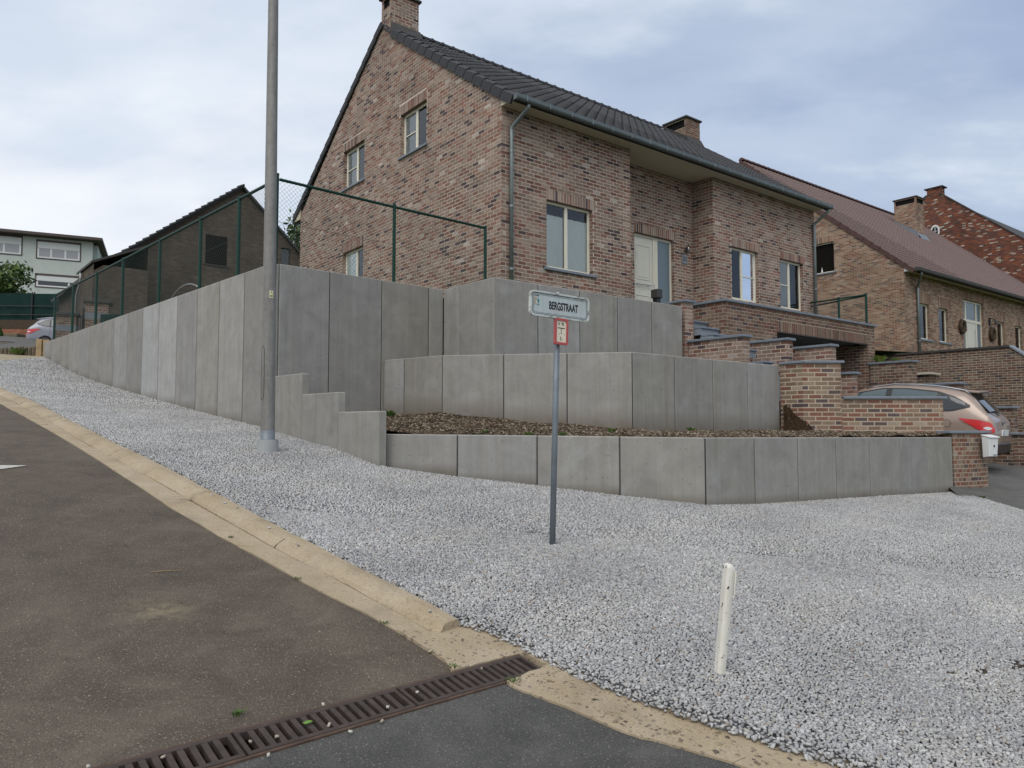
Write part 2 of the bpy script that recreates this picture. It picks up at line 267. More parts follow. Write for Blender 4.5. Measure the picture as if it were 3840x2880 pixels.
def sheet(name, poly, zf, mat, step=.5, holes=(), parent=None, dens=None):
    pts = []; edges = []
    for loop in [poly] + list(holes):
        lp = []
        for (x1, y1), (x2, y2) in zip(loop, loop[1:] + loop[:1]):
            k = max(1, int(math.hypot(x2-x1, y2-y1)/step))
            lp += [(x1+(x2-x1)*t/k, y1+(y2-y1)*t/k) for t in range(k)]
        o = len(pts); pts += lp; edges += [(o+i, o+(i+1) % len(lp)) for i in range(len(lp))]
    xs = [p[0] for p in poly]; ys = [p[1] for p in poly]
    x = min(xs)+step*.5
    while x < max(xs):
        y = min(ys)+step*.5
        while y < max(ys):
            if inpoly(x, y, poly) and not any(inpoly(x, y, h) for h in holes): pts.append((x+random.uniform(-.1, .1)*step, y+random.uniform(-.1, .1)*step))
            y += step
        x += step
    vs, es, fs, *_ = delaunay_2d_cdt([Vector(p) for p in pts], edges, [], 1, 1e-5)
    ff = []
    for f in fs:
        cx = sum(vs[i].x for i in f)/len(f); cy = sum(vs[i].y for i in f)/len(f)
        if inpoly(cx, cy, poly) and not any(inpoly(cx, cy, h) for h in holes): ff.append(tuple(f))
    m = MB(); m.add([(p.x, p.y, zf(p.x, p.y)) for p in vs], ff); ob = m.build(name, mat, parent, rec=False)
    me = ob.data; me.update()
    if len(me.polygons) and me.polygons[0].normal.z < 0: me.flip_normals()
    me.polygons.foreach_set('use_smooth', [True]*len(me.polygons)); return ob
# ---------------------------------------------------------------- terrain: the hill climbs to the left and away
CP = np.array([(-14,22.1,2.10),(-13.3,21.36,1.93),(-11.9,19.88,1.53),(-9.84,17.72,1.06),(-8.47,16.28,.80),(-7.09,14.84,.55),(-5.03,12.69,.19),(-3.9,11.5,.01),(-3.0,10.56,-.165),(-2.31,9.84,-.29),(-1.65,9.14,-.455),
(-.69,9.22,-.565),(.3,9.06,-.675),(1.28,8.9,-.795),(2.26,8.74,-.90),(3.05,9.37,-.953),(3.83,9.99,-.98),(4.6,10.6,-1.005),(6.19,11.87,-1.06),(7.75,13.1,-1.108),(8.8,13.7,-1.08),
(0,0,-1.68),(-6,0,-1.15),(6,0,-2.1),(0,-8,-2.5),(12,8,-1.9),(14,14,-1.55),(-12,8,.45),(-20,16,1.9),(-24,34,4.0),(-14,34,3.8),(-16,26,2.6),(-30,24,3.4),(-10,-8,-1.6),(10,-8,-3.0)])
def _tps():
    n = len(CP); d = np.hypot(CP[:, None, 0]-CP[None, :, 0], CP[:, None, 1]-CP[None, :, 1]); K = np.where(d > 0, d*d*np.log(d+1e-12), 0)+.05*np.eye(n)
    P = np.c_[np.ones(n), CP[:, :2]]; return np.linalg.solve(np.block([[K, P], [P.T, np.zeros((3, 3))]]), np.r_[CP[:, 2], 0, 0, 0])
TW = _tps()
def gv(x, y):
    x = np.clip(np.asarray(x, float), -34, 16); y = np.clip(np.asarray(y, float), -10, 40)
    d = np.hypot(CP[:, 0]-x[..., None], CP[:, 1]-y[..., None]); return (d*d*np.log(d+1e-12)) @ TW[:len(CP)] + TW[-3]+TW[-2]*x+TW[-1]*y
def g(x, y): return float(gv(np.array([x]), np.array([y]))[0])
# ---- plan lines
LWD = (math.cos(R(133.7)), math.sin(R(133.7)))
CORN = (-3.68, 11.27)
def lw(s): return (CORN[0]+LWD[0]*s, CORN[1]+LWD[1]*s)
BACK = [(-13.4, 17.9), (-11.6, 16.05), (-9.88, 14.3), (-8.02, 12.40), (-6.2, 10.36), (-4.79, 8.86), (-3.57, 7.68), (-2.55, 6.66), (-1.69, 5.79), (-.94, 5.06), (-.48, 4.60), (-.32, 4.42)]
FLUSH = [(-.27, 4.42), (-.11, 4.32), (.04, 4.19), (.2, 4.03), (.32, 3.91), (.5, 3.76), (.73, 3.6), (1.05, 3.43), (1.35, 3.28), (2.2, 2.86), (3.6, 2.2), (6, 1.1)]
FOOT = [(-13.55, 17.75), (-11.75, 15.9), (-10.02, 14.15), (-8.16, 12.24), (-6.35, 10.22), (-4.94, 8.71), (-3.71, 7.52), (-2.68, 6.50), (-1.82, 5.64), (-1.06, 4.94), (-.60, 4.47), (-.42, 4.30)]
EDGE = [(-13.72, 17.58), (-11.95, 15.72), (-10.2, 13.95), (-8.35, 12.08), (-6.18, 9.80), (-4.99, 8.55), (-3.78, 7.30), (-2.90, 6.38), (-2.1, 5.62), (-1.35, 4.92), (-.88, 4.52), (-.6, 4.25), (-.35, 3.97), (-.09, 3.79), (.02, 3.74), (.22, 3.62), (.51, 3.41), (.68, 3.35), (.94, 3.24), (1.5, 2.96), (3.0, 2.25), (5.5, 1.05)]
DR0 = (-2.7, 1.86); DR1 = (.045, 4.125); DD = Vector((DR1[0]-DR0[0], DR1[1]-DR0[1])).normalized(); DN = Vector((DD.y, -DD.x)); DWID = .20
# base ground far and wide (only glimpsed): well below everything else near the houses
def base_z(x, y):
    u, v = HF.l(x, y)
    z = g(x, y) - .22
    if u > -1.6 and v > -7.5: z = min(z, -1.7)
    if u > 9: z = min(z, -1.9)
    return z
gr = MB(); xs = [-400, -200, -120, -80, -55] + list(np.arange(-44, 45, 2.0)) + [60, 90, 150, 300, 500]; ys = [-200, -80, -40] + list(np.arange(-24, 62, 2.0)) + [80, 120, 200, 400, 800]
gr.add([(x, y, base_z(x, y)) for y in ys for x in xs], [(j*len(xs)+i, j*len(xs)+i+1, (j+1)*len(xs)+i+1, (j+1)*len(xs)+i) for j in range(len(ys)-1) for i in range(len(xs)-1)])
struct(gr.build('ground', 'grass_ground', rec=False, smooth=True))
# road surfaces
far_side = [(5.5, -9), (-9, -9), (-24, 6), (-34, 24), (-27, 36), (-23, 34), (-18.5, 24.0), (-16, 20.6)]
ie = 12
dA = (DR0[0]-DD.x*9, DR0[1]-DD.y*9)
roadA = [(-13.72, 17.58)] + EDGE[1:ie+1] + [(DR1[0]-DD.x*.30, DR1[1]-DD.y*.30), (DR0[0], DR0[1]), dA, (-24, 6), (-34, 24), (-27, 36), (-23, 34), (-18.5, 24), (-16, 20.6)]
p1 = (DR1[0]-DD.x*.22+DN.x*DWID, DR1[1]-DD.y*.22+DN.y*DWID); p0 = (DR0[0]+DN.x*DWID, DR0[1]+DN.y*DWID); pA = (dA[0]+DN.x*DWID, dA[1]+DN.y*DWID)
roadB = [p1] + EDGE[ie+2:] + [(5.5, -9), (-9, -9), pA, p0]
struct(sheet('road', roadA, lambda x, y: g(x, y)-.060, 'asphalt_old', .6)); struct(sheet('road_patch', roadB, lambda x, y: g(x, y)-.056, 'asphalt_new', .6))
# sandy strip beyond the gravel at the top of the slope
struct(sheet('path', [(-14.0, 22.2), (-13.9, 19.6), (-13.4, 18.0), (-13.72, 17.58), (-16, 20.6), (-18.5, 24), (-15, 24.2)], lambda x, y: g(x, y)-.03, 'sandy_path', .6))
struct(sheet('forecourt', [(-18.4, 24.3), (-15.0, 24.4), (-14.5, 30), (-20, 44.5), (-37, 44.5), (-27.3, 36.3), (-23, 34.2)], lambda x, y: g(x, y)-.05, 'asphalt_drive', 1.5))
# kerb: gutter slabs, kerb stones and the worn flush strip, each length a stone of its own
kerb = struct(thing('kerb', None, None, (-1.06, 4.94, g(-1.06, 4.94)-.3)))
def resample(line, n):
    P = [Vector(p) for p in line]; L = [0]
    for a, b_ in zip(P, P[1:]): L.append(L[-1]+(b_-a).length)
    outp = []
    for k in range(n):
        t = L[-1]*k/(n-1); i = max(j for j in range(len(L)-1) if L[j] <= t+1e-9); q = (t-L[i])/(L[i+1]-L[i]); outp.append(tuple(P[i].lerp(P[i+1], q)))
    return outp
NS = 61; fR = resample(FOOT, NS); bR = resample(BACK, NS); eR = resample(EDGE[:ie-1]+[(-.66, 4.31)], NS)
cuts = [0, 8, 16, 25, 34, 42, 49, 54, NS-1]
def loft(name, i0, i1, rows, worn=0.0, gap=.005):
    m = MB(); n = len(rows); vs = []
    for j, i in enumerate(range(i0, i1+1)):
        for (line, dz, t, line2) in rows:
            x = line[i][0]*(1-t)+line2[i][0]*t; y = line[i][1]*(1-t)+line2[i][1]*t
            if j == 0 and i0 > 0: a, c = line[i], line[i+1]; d = math.hypot(c[0]-a[0], c[1]-a[1]); x += (c[0]-a[0])/d*gap; y += (c[1]-a[1])/d*gap
            if i == i1 and i1 < NS-1: a, c = line[i], line[i-1]; d = math.hypot(c[0]-a[0], c[1]-a[1]); x += (c[0]-a[0])/d*gap; y += (c[1]-a[1])/d*gap
            jj = .006 if dz > -.1 else 0; vs.append((x+random.uniform(-jj, jj), y+random.uniform(-jj, jj), g(x, y)+dz+random.uniform(-.004, .004)))
    k = i1-i0+1
    m.add(vs, [(j*n+r, j*n+r+1, (j+1)*n+r+1, (j+1)*n+r) for j in range(k-1) for r in range(n-1)] + [tuple(range(n))[::-1], tuple((k-1)*n+r for r in range(n))])
    o = m.build(name, 'kerb_concrete', kerb); at = o.data.attributes.new('Worn', 'FLOAT', 'POINT'); at.data.foreach_set('value', [worn]*len(o.data.vertices)); return o
for i0, i1 in zip(cuts, cuts[1:]):
    loft('gutter_slab', i0, i1, [(eR, -.3, 0, eR), (eR, -.052, 0, eR), (eR, -.050, .5, fR), (eR, -.050, .945, fR), (eR, -.3, .95, fR)], .25)
    loft('kerb_stone', i0, i1, [(fR, -.3, .0, bR), (fR, -.052, 0, bR), (fR, -.030, .12, bR), (fR, -.004, .38, bR), (fR, .006, .62, bR), (fR, .004, 1.0, bR), (fR, -.02, 1.12, bR), (fR, -.3, 1.12, bR)], .35)
def flat_stone(poly, worn, dz=-.046):
    q = []
    for (x1, y1), (x2, y2) in zip(poly, poly[1:]+poly[:1]):
        k = max(1, int(math.hypot(x2-x1, y2-y1)/.035)); q += [(x1+(x2-x1)*t/k+(random.uniform(-.007, .007) if t else 0), y1+(y2-y1)*t/k+(random.uniform(-.007, .007) if t else 0)) for t in range(k)]
    poly = q
    m = MB(); vs = [(x, y, g(x, y)+dz) for x, y in poly]; n = len(poly)
    m.add(vs + [(x, y, z-.2) for x, y, z in vs], [tuple(range(n))] + [(i, n+i, n+(i+1) % n, (i+1) % n) for i in range(n)])
    o = m.build('flush_kerb_slab', 'kerb_concrete', kerb); at = o.data.attributes.new('Worn', 'FLOAT', 'POINT'); at.data.foreach_set('value', [worn]*len(o.data.vertices))
dt1 = (DR1[0]-.008, DR1[1]+.01)
flat_stone([(-.655, 4.30), (-.6, 4.25), (-.35, 3.97), (-.305, 3.865), (DR1[0]-DD.x*.13-.01, DR1[1]-DD.y*.13+.012), dt1, (DR1[0]+DD.x*.03, DR1[1]+DD.y*.03), (.10, 4.27), (-.07, 4.42), (-.26, 4.51), (-.42, 4.33)], 1.0, -.044)
e2 = EDGE[ie+2:]
flat_stone([(.045, 4.17), (.195, 4.035), (-.03, 3.80), (.02, 3.74), (.22, 3.62), (.32, 3.55), (.51, 3.41), (.68, 3.35), (.94, 3.24), (1.23, 3.43), (1.08, 3.52), (.79, 3.68), (.58, 3.80), (.38, 3.99), (.27, 4.11), (.13, 4.25)], .9)
flat_stone([(.943, 3.238), (1.5, 2.96), (2.3, 2.575), (2.58, 2.80), (2.23, 2.95), (1.38, 3.37), (1.233, 3.428)], .6)
flat_stone([(2.306, 2.57), (3.0, 2.25), (5.5, 1.05), (5.95, 1.25), (3.63, 2.30), (2.586, 2.795)], .6)
# gravel verge: bed sheet plus modelled crushed stones
lwa = math.atan2(LWD[1], LWD[0])
GRAVEL = BACK + FLUSH + [(9, .2), (9, 9.5), (7.82, 11.3), (7.86, 12.5), (7.76, 13.08), (2.275, 8.735), (-1.66, 9.10)] + [lw(s) for s in (-2, 0, 2, 5, 8, 11, 14.9)] + [(-13.9, 19.6)]
_ED = np.array(resample(BACK, 90)+resample(FLUSH, 90))
def edged(x, y): return np.min(np.hypot(_ED[:, 0]-np.asarray(x, float)[..., None], _ED[:, 1]-np.asarray(y, float)[..., None]), axis=-1)
struct(sheet('gravel_verge', GRAVEL, lambda x, y: g(x, y)-.016-.05*max(0.0, 1-float(edged(x, y))/.10), 'gravel_bed', .35))
def stones(name, P, size, zoff, mat, cols, flat=.7, faces=12, label=None, cat=None, tilt=.6, aspect=1.0):
    n = len(P)
    if faces == 12:
        pv = np.array([(-1, -1, -1), (1, -1, -1), (1, 1, -1), (-1, 1, -1), (-1, -1, 1), (1, -1, 1), (1, 1, 1), (-1, 1, 1)], float)*.72
        pf = np.array([(0, 2, 1), (0, 3, 2), (4, 5, 6), (4, 6, 7), (0, 1, 5), (0, 5, 4), (1, 2, 6), (1, 6, 5), (2, 3, 7), (2, 7, 6), (3, 0, 4), (3, 4, 7)])
    else:
        pv = np.array([(1, 0, 0), (0, 1, 0), (-1, 0, 0), (0, -1, 0), (0, 0, 1), (0, 0, -1)], float); pf = np.array([(0, 1, 4), (1, 2, 4), (2, 3, 4), (3, 0, 4), (1, 0, 5), (2, 1, 5), (3, 2, 5), (0, 3, 5)])
    k = len(pv); V = pv[None]*(1+rng.uniform(-.38, .30, (n, k, 3))); V = V*np.stack([size*rng.uniform(.9, 1.35, n)*aspect, size*rng.uniform(.7, 1.0, n), size*flat*rng.uniform(.6, 1.05, n)], 1)[:, None]
    a = rng.uniform(0, 2*np.pi, n); t = rng.normal(0, tilt, n); ca, sa, ct, st_ = np.cos(a), np.sin(a), np.cos(t), np.sin(t)
    x, y, z = V[..., 0], V[..., 1], V[..., 2]; x, z = x*ct[:, None]+z*st_[:, None], -x*st_[:, None]+z*ct[:, None]; x, y = x*ca[:, None]-y*sa[:, None], x*sa[:, None]+y*ca[:, None]
    V = np.stack([x+P[:, 0, None], y+P[:, 1, None], z+(P[:, 2]+zoff)[:, None]], -1).reshape(-1, 3)
    F = (pf[None]+(np.arange(n)*k)[:, None, None]).reshape(-1, 3)
    me = bpy.data.meshes.new(name); me.vertices.add(len(V)); me.vertices.foreach_set('co', V.astype(np.float32).ravel()); me.loops.add(F.size); me.loops.foreach_set('vertex_index', F.astype(np.int32).ravel())
    me.polygons.add(len(F)); me.polygons.foreach_set('loop_start', np.arange(0, F.size, 3, dtype=np.int32)); me.update(calc_edges=True)
    ca_ = me.color_attributes.new('Col', 'FLOAT_COLOR', 'POINT'); ci = rng.choice(len(cols), n, p=[c[0] for c in cols]); C = np.array([c[1] for c in cols])[ci]*rng.uniform(.82, 1.16, (n, 1)); lf = (np.sin(P[:, 0]*2.3+1.3*np.sin(P[:, 1]*1.7))*np.sin(P[:, 1]*2.9+P[:, 0])+.6*np.sin(P[:, 0]*5.1-P[:, 1]*4.3)); C = C*(1+.045*lf[:, None])*np.array([1, .988, .965])**np.clip(lf, 0, 1)[:, None]
    ca_.data.foreach_set('color', np.repeat(np.c_[C, np.ones(n)], k, axis=0).astype(np.float32).ravel()); me.materials.append(MATS[mat])
    o = link(name, me); tag(o, label, cat, kind='stuff'); return o
def inpoly_np(x, y, poly):
    r = np.zeros(len(x), bool); n = len(poly)
    for i in range(n):
        (x1, y1), (x2, y2) = poly[i], poly[i-1]; c = (y1 > y) != (y2 > y)
        with np.errstate(divide='ignore', invalid='ignore'): r ^= c & (x < (x2-x1)*(y-y1)/(y2-y1+1e-15)+x1)
    return r
def scatter(poly, sp, x0, x1, y0, y1, cond=None):
    xs, ys = np.meshgrid(np.arange(x0, x1, sp), np.arange(y0, y1, sp*.9)); xs = xs+((np.arange(xs.shape[0]) % 2)*sp*.5)[:, None]
    xs = (xs+rng.uniform(-.38, .38, xs.shape)*sp).ravel(); ys = (ys+rng.uniform(-.38, .38, ys.shape)*sp).ravel(); k = inpoly_np(xs, ys, poly)
    if cond is not None: k &= cond(xs, ys)
    return xs[k], ys[k]
GCOL = [(.38, (.375, .372, .368)), (.30, (.425, .422, .415)), (.18, (.315, .315, .32)), (.08, (.48, .475, .465)), (.04, (.385, .365, .33)), (.008, (.30, .24, .19)), (.012, (.20, .20, .21))]
vis = lambda x, y, m=.14: np.abs(x) < (.69+m)*y+.7
# thin spots where the brown ground shows through
BARE = [(3.02, 4.50, .13), (2.72, 4.36, .05), (2.50, 4.31, .03), (3.06, 4.28, .05)]
def bare(x, y):
    k = np.ones(len(x), bool)
    for bx, by, br in BARE: k &= (np.hypot((x-bx), (y-by)*1.2) > br*rng.uniform(.1, 1.25, len(x)))
    return k
bm_ = MB()
for bx, by, br in BARE:
    pl = [(bx+br*1.3*math.cos(t)*random.uniform(.8, 1.1), by+br*1.1*math.sin(t)*random.uniform(.8, 1.1)) for t in np.linspace(0, 2*math.pi, 18)[:-1]]; n = len(pl); bm_.add([(bx, by, g(bx, by)-.006)]+[(x, y, g(x, y)-.012) for x, y in pl], [(0, 1+i, 1+(i+1) % n) for i in range(n)])
struct(bm_.build('bare_earth', 'soil'))
x, y = scatter(GRAVEL, .0180, -3.4, 5.6, 2.3, 6.6, lambda x, y: vis(x, y, .08) & (y < 6.6) & bare(x, y)); P = np.stack([x, y, gv(x, y)+.012*np.sin(x*3.1+1)*np.sin(y*2.7)-.038*np.clip(1-edged(x, y)/.07, 0, 1)], 1)
stones('crushed_stone', P, rng.choice([.0090, .0112, .0135, .0160], len(P), p=[.24, .42, .26, .08]), -.003, 'stone', GCOL, .58, 12, 'pale grey crushed limestone gravel around the street sign and white post', 'gravel')
x, y = scatter(GRAVEL, .024, -9, 10, 6.6, 13.3, lambda x, y: vis(x, y, .08)); P = np.stack([x, y, gv(x, y)-.03*np.clip(1-edged(x, y)/.07, 0, 1)], 1)
stones('crushed_stone', P, .0155, -.004, 'stone', GCOL, .66, 8, 'pale grey gravel along the foot of the low concrete wall', 'gravel')
x, y = scatter(GRAVEL, .042, -15, -4, 13.3, 22.3, vis); P = np.stack([x, y, gv(x, y)], 1)
stones('crushed_stone', P, .025, -.004, 'stone', GCOL, .6, 8, 'pale grey gravel climbing beside the long concrete wall', 'gravel')
x, y = scatter(BACK[3:]+FLUSH[:9]+[(.9, 3.25), (.2, 3.85), (-.5, 4.35), (-1.9, 5.7), (-4.2, 8.1), (-8.3, 12.2)], .35, -8, 2, 3, 13); k = rng.random(len(x)) < .30; x, y = x[k], y[k]
P = np.stack([x, y, gv(x, y)], 1); stones('loose_stone', P, .0125, .012, 'stone', GCOL, .7, 12, 'single pale stones strayed onto the yellow kerb', 'gravel')
# aggregate showing in the worn asphalt, pebbles in the worn flush kerb
for poly, sp_a, nm, cc, y1 in ((roadA, .034, 'brownish asphalt of the side road with pale aggregate', [(.40, (.20, .17, .13)), (.25, (.29, .25, .19)), (.20, (.14, .12, .10)), (.15, (.055, .048, .042))], 6.5), (roadB, .05, 'darker asphalt patch below the drain with few pale chips', [(.55, (.12, .118, .11)), (.25, (.05, .05, .048)), (.20, (.22, .21, .195))], 4.0)):
    x, y = scatter(poly, sp_a, -5.2, 2.2, 1.9, y1, lambda x, y: vis(x, y, .05)); k = rng.random(len(x)) < .8; x, y = x[k], y[k]; P = np.stack([x, y, gv(x, y)-(.0600 if poly is roadA else .0560)], 1); stones('asphalt_grit', P, rng.uniform(.0028, .0065, len(P)), -.0006, 'stone', cc, .55, 8, nm, 'asphalt', .2)
FP = [(-.655, 4.30), (-.35, 3.97), (-.30, 3.88), (.0, 4.12), (.10, 4.2), (-.11, 4.33), (-.42, 4.31)]
for poly, n_ in ((FP, .019), ([(.03, 3.85), (.22, 3.66), (.51, 3.45), (.94, 3.28), (2.3, 2.62), (2.5, 2.76), (1.35, 3.29), (.55, 3.74), (.2, 4.02)], .026)):
    x, y = scatter(poly, n_, -1, 2.6, 2.5, 4.5); k = rng.random(len(x)) < .6; x, y = x[k], y[k]; P = np.stack([x, y, gv(x, y)-.046], 1); stones('embedded_pebble', P, rng.choice([.0035, .006, .010, .015], len(P), p=[.45, .33, .17, .05]), -.0005, 'stone', [(.18, (.14, .11, .09)), (.32, (.225, .175, .12)), (.30, (.31, .25, .17)), (.20, (.37, .31, .22))], .4, 12, 'dark pebbles exposed in the worn yellow kerb slab ' + ('beside the drain' if n_ < .02 else 'right of the drain'), 'pebbles', .2)
# cast iron channel drain across the road
dr = thing('channel_drain', 'rusty cast iron drain grate laid across the asphalt at the kerb', 'drain', (DR1[0], DR1[1], g(*DR1)-.05))
def dp(s, w, dz): x = DR1[0]-DD.x*s+DN.x*w; y = DR1[1]-DD.y*s+DN.y*w; return (x, y, g(x, y)-.050+dz)
L = .78; gaps = .012
fm = MB()
def dbox(m, s0, s1, w0, w1, z0, z1):
    m.add([dp(s, w, z_) for z_ in (z0, z1) for s, w in ((s0, w0), (s1, w0), (s1, w1), (s0, w1))], [(0, 3, 2, 1), (4, 5, 6, 7), (0, 1, 5, 4), (1, 2, 6, 5), (2, 3, 7, 6), (3, 0, 4, 7)])
for k in range(4):
    s0 = k*L
    dbox(fm, s0, s0+L, -.012, .004, -.10, .002); dbox(fm, s0, s0+L, DWID-.004, DWID+.012, -.10, .002)
fm.build('frame', 'rust_frame', dr)
ch = MB(); dbox(ch, 0, 4*L, -.002, DWID+.002, -.20, -.14); ch.build('channel', 'iron_and_shade_dark', dr)
for k in range(4):
    s0 = k*L+gaps*.5; s1 = (k+1)*L-gaps*.5; gm = MB(); w0, w1 = .006, DWID-.006
    dbox(gm, s0, s1, w0, w0+.022, -.03, .004); dbox(gm, s0, s1, w1-.022, w1, -.03, .004); dbox(gm, s0, s0+.018, w0+.022, w1-.022, -.03, .0035); dbox(gm, s1-.018, s1, w0+.022, w1-.022, -.03, .0035)
    gr_ = gm.build('grate', 'rust_iron', dr); nb = 16
    for i in range(1, nb):
        bmm = MB(); sc_ = s0+.018+(s1-s0-.036)*i/nb; dbox(bmm, sc_-.0125, sc_+.0125, w0+.020, w1-.020, -.028, .0030); bmm.build('bar', 'rust_iron', gr_)
for i in range(16):
    s_ = random.uniform(.05, 2.2); w_ = random.uniform(.0, DWID)
    if i == 0: continue
P = np.array([dp(random.uniform(.05, 2.3), random.uniform(-.02, DWID+.05), 0) for _ in range(16)]); stones('loose_stone', P, .0095, .008, 'stone', [(.5, (.42, .40, .36)), (.5, (.34, .30, .25))], .7, 12, 'few pale stones lying on the rusty drain grate', 'gravel')
lm = MB(); c0 = dp(1.27, .10, .012); lm.add([(c0[0]+a, c0[1]+b_, c0[2]+.006*math.sin(7*i)) for i, (a, b_) in enumerate([(-.022, -.004), (-.009, .009), (.009, .010), (.023, .0), (.010, -.010), (-.007, -.012)])], [(0, 1, 2, 3, 4, 5)], (.10, .20, .03)); tag(lm.build('fallen_leaf', 'leaf'), 'small green leaf lying on the drain grate', 'leaf')
# worn white road marking at the left edge of the photo
pm = MB(); q = [(-4.80, 7.39), (-5.6, 7.0), (-5.6, 6.1), (-5.35, 6.2), (-4.90, 6.95)]; q = [(-4.81, 7.40), (-5.9, 6.82), (-6.0, 6.3), (-5.5, 6.45), (-4.95, 6.98)]
pm.add([(x, y, g(x, y)-.053) for x, y in q], [(0, 1, 2, 3, 4)]); struct(pm.build('road_marking', 'road_paint'))
# weeds
def tuft(name, pos, n, h, spread, label, col=(.07, .12, .025), cat='weed'):
    m = MB()
    for i in range(n):
        a = random.uniform(0, 6.28); r_ = random.uniform(0, spread); x, y = pos[0]+r_*math.cos(a), pos[1]+r_*math.sin(a); ln = h*random.uniform(.5, 1.2); w = ln*random.uniform(.10, .22); dx, dy = math.cos(a)*ln*random.uniform(.3, .9), math.sin(a)*ln*random.uniform(.3, .9); c = tuple(k*random.uniform(.7, 1.35) for k in col)
        px, py = -math.sin(a)*w, math.cos(a)*w
        m.add([(x, y, pos[2]), (x+dx*.5+px, y+dy*.5+py, pos[2]+ln*.6), (x+dx, y+dy, pos[2]+ln*.85), (x+dx*.5-px, y+dy*.5-py, pos[2]+ln*.6)], [(0, 1, 2, 3)], c)
    return tag(m.build(name, 'leaf', rec=False), label, cat)
for (x, y, n, sp, lb) in [(-.30, 3.90, 40, .05, 'green weed tuft where the drain meets the yellow kerb'), (.0, 3.80, 60, .07, 'green weed tuft below the end of the drain grate'), (-1.18, 3.27, 50, .05, 'green weed tuft at the upper edge of the drain'), (-.74, 4.38, 30, .05, 'tiny moss tuft in the asphalt edge by the kerb end'), (-1.42, 4.97, 26, .04, 'tiny weed in the seam of asphalt and yellow gutter'), (-2.15, 5.72, 26, .04, 'small weed in the gutter seam left of the marked slab'), (7.9, 12.55, 50, .05, 'low green weeds at the edge of the asphalt driveway')]:
    tuft('weed', (x, y, g(x, y)-.05 if x < 5 else g(x, y)-.02), n, .020 if x < 5 else .05, sp*.6, lb)
tw = MB(); tw.tube([(-2.34, 4.86, g(-2.34, 4.86)-.056), (-2.27, 4.90, g(-2.27, 4.9)-.052), (-2.18, 4.95, g(-2.18, 4.95)-.055)], .0028, 4); tag(tw.build('twig', 'wood_post'), 'thin dry straw lying on the brownish asphalt', 'twig')
# ---------------------------------------------------------------- concrete retaining walls: 1 m panels
def panel(root, A, B, zb, zt, th=.12, side=1, g0=.0045, name='concrete_panel', zt2=None, footz=None, footh=.0):
    """panel between plan points A and B; side=+1 puts the thickness to the left of A->B"""
    A = Vector(A); B = Vector(B); d = (B-A).normalized(); n = Vector((-d.y, d.x))*side; a = A+d*g0; c = B-d*g0; zt2 = zt if zt2 is None else zt2
    m = MB(); q = [a, c, c+n*th, a+n*th]; m.add([(p.x, p.y, zb) for p in q] + [(p.x, p.y, z_) for p, z_ in zip(q, (zt, zt2, zt2, zt))], [(0, 3, 2, 1), (4, 5, 6, 7), (0, 1, 5, 4), (1, 2, 6, 5), (2, 3, 7, 6), (3, 0, 4, 7)])
    o = m.build(name, 'concrete', root, bevel=.011 if g0 < .008 else .016)
    me = o.data
    if footh:     # rows of vertices near the foot so that the splashed soil can be shown there
        bm2 = bmesh.new(); bm2.from_mesh(me); off = root['_o'][2]
        for k in (.0, .12, .28, .5): bmesh.ops.bisect_plane(bm2, geom=bm2.verts[:]+bm2.edges[:]+bm2.faces[:], plane_co=(0, 0, footz+footh*k*2-off), plane_no=(0, 0, 1))
        bm2.to_mesh(me); bm2.free()
    at = me.attributes.new('Foot', 'FLOAT', 'POINT'); vals = []
    for vv in me.vertices: vals.append(max(0.0, 1-(vv.co.z+root['_o'][2]-footz)/footh) if footh else 0.0)
    at.data.foreach_set('value', [min(1.0, x) for x in vals]); return o
def seals(root, pts, zb, zts, side):
    m = MB()
    for i in range(1, len(pts)-1):
        P = Vector(pts[i]); d = (Vector(pts[i+1])-Vector(pts[i-1])).normalized(); n = Vector((-d.y, d.x))*side; zt = min(zts[i-1], zts[min(i, len(zts)-1)])-.012
        q = [P-d*.012+n*.009, P+d*.012+n*.009, P+d*.012+n*.07, P-d*.012+n*.07]; m.add([(p.x, p.y, zb[i]) for p in q]+[(p.x, p.y, zt) for p in q], [(0, 3, 2, 1), (4, 5, 6, 7), (0, 1, 5, 4), (1, 2, 6, 5), (2, 3, 7, 6), (3, 0, 4, 7)])
    m.build('joint_seal', 'black_plastic', root)
UZ = 2.53
lwall = thing('retaining_wall', 'long smooth concrete panel wall climbing the street under the green fence', 'wall', (*lw(0), g(*lw(0))-.3))
pts = [lw(s) for s in range(0, 15)] + [lw(14.9)]
for i_, (a, c) in enumerate(zip(pts, pts[1:])): pn = panel(lwall, a, c, min(g(*a), g(*c))-.35, UZ, side=-1, footz=min(g(*a), g(*c))-.02, footh=.22, g0=.009)
for i_, pn in enumerate([o for o in lwall.children if o.name.startswith('concrete_panel')]): pn.color = {3: (1.08, 1.09, 1.11, 1), 4: (1.28, 1.30, 1.34, 1), 5: (1.26, 1.28, 1.32, 1), 1: (1.10, 1.09, 1.07, 1), 2: (1.12, 1.11, 1.08, 1)}.get(i_, (1, 1, 1, 1))
seals(lwall, pts, [g(*p)-.2 for p in pts], [UZ]*len(pts), -1)
f1d = (math.cos(R(42.8)), math.sin(R(42.8))); f1 = lambda t: (CORN[0]+f1d[0]*t, CORN[1]+f1d[1]*t)
uwall = thing('retaining_wall', 'tall upper concrete panel wall just below the brick house', 'wall', (*f1(1.0), -.8))
pf = [f1(0.0), f1(.985), f1(1.978), f1(2.97), f1(3.30)]
pf[0] = f1(.12)
for a, c in zip(pf, pf[1:]): panel(uwall, a, c, -.6, UZ, side=1, footz=.0, footh=.25)
ic = f1(3.30); f2s = (-.311, 12.371); mid = (ic[0]+(f2s[0]-ic[0])*.33, ic[1]+(f2s[1]-ic[1])*.33)
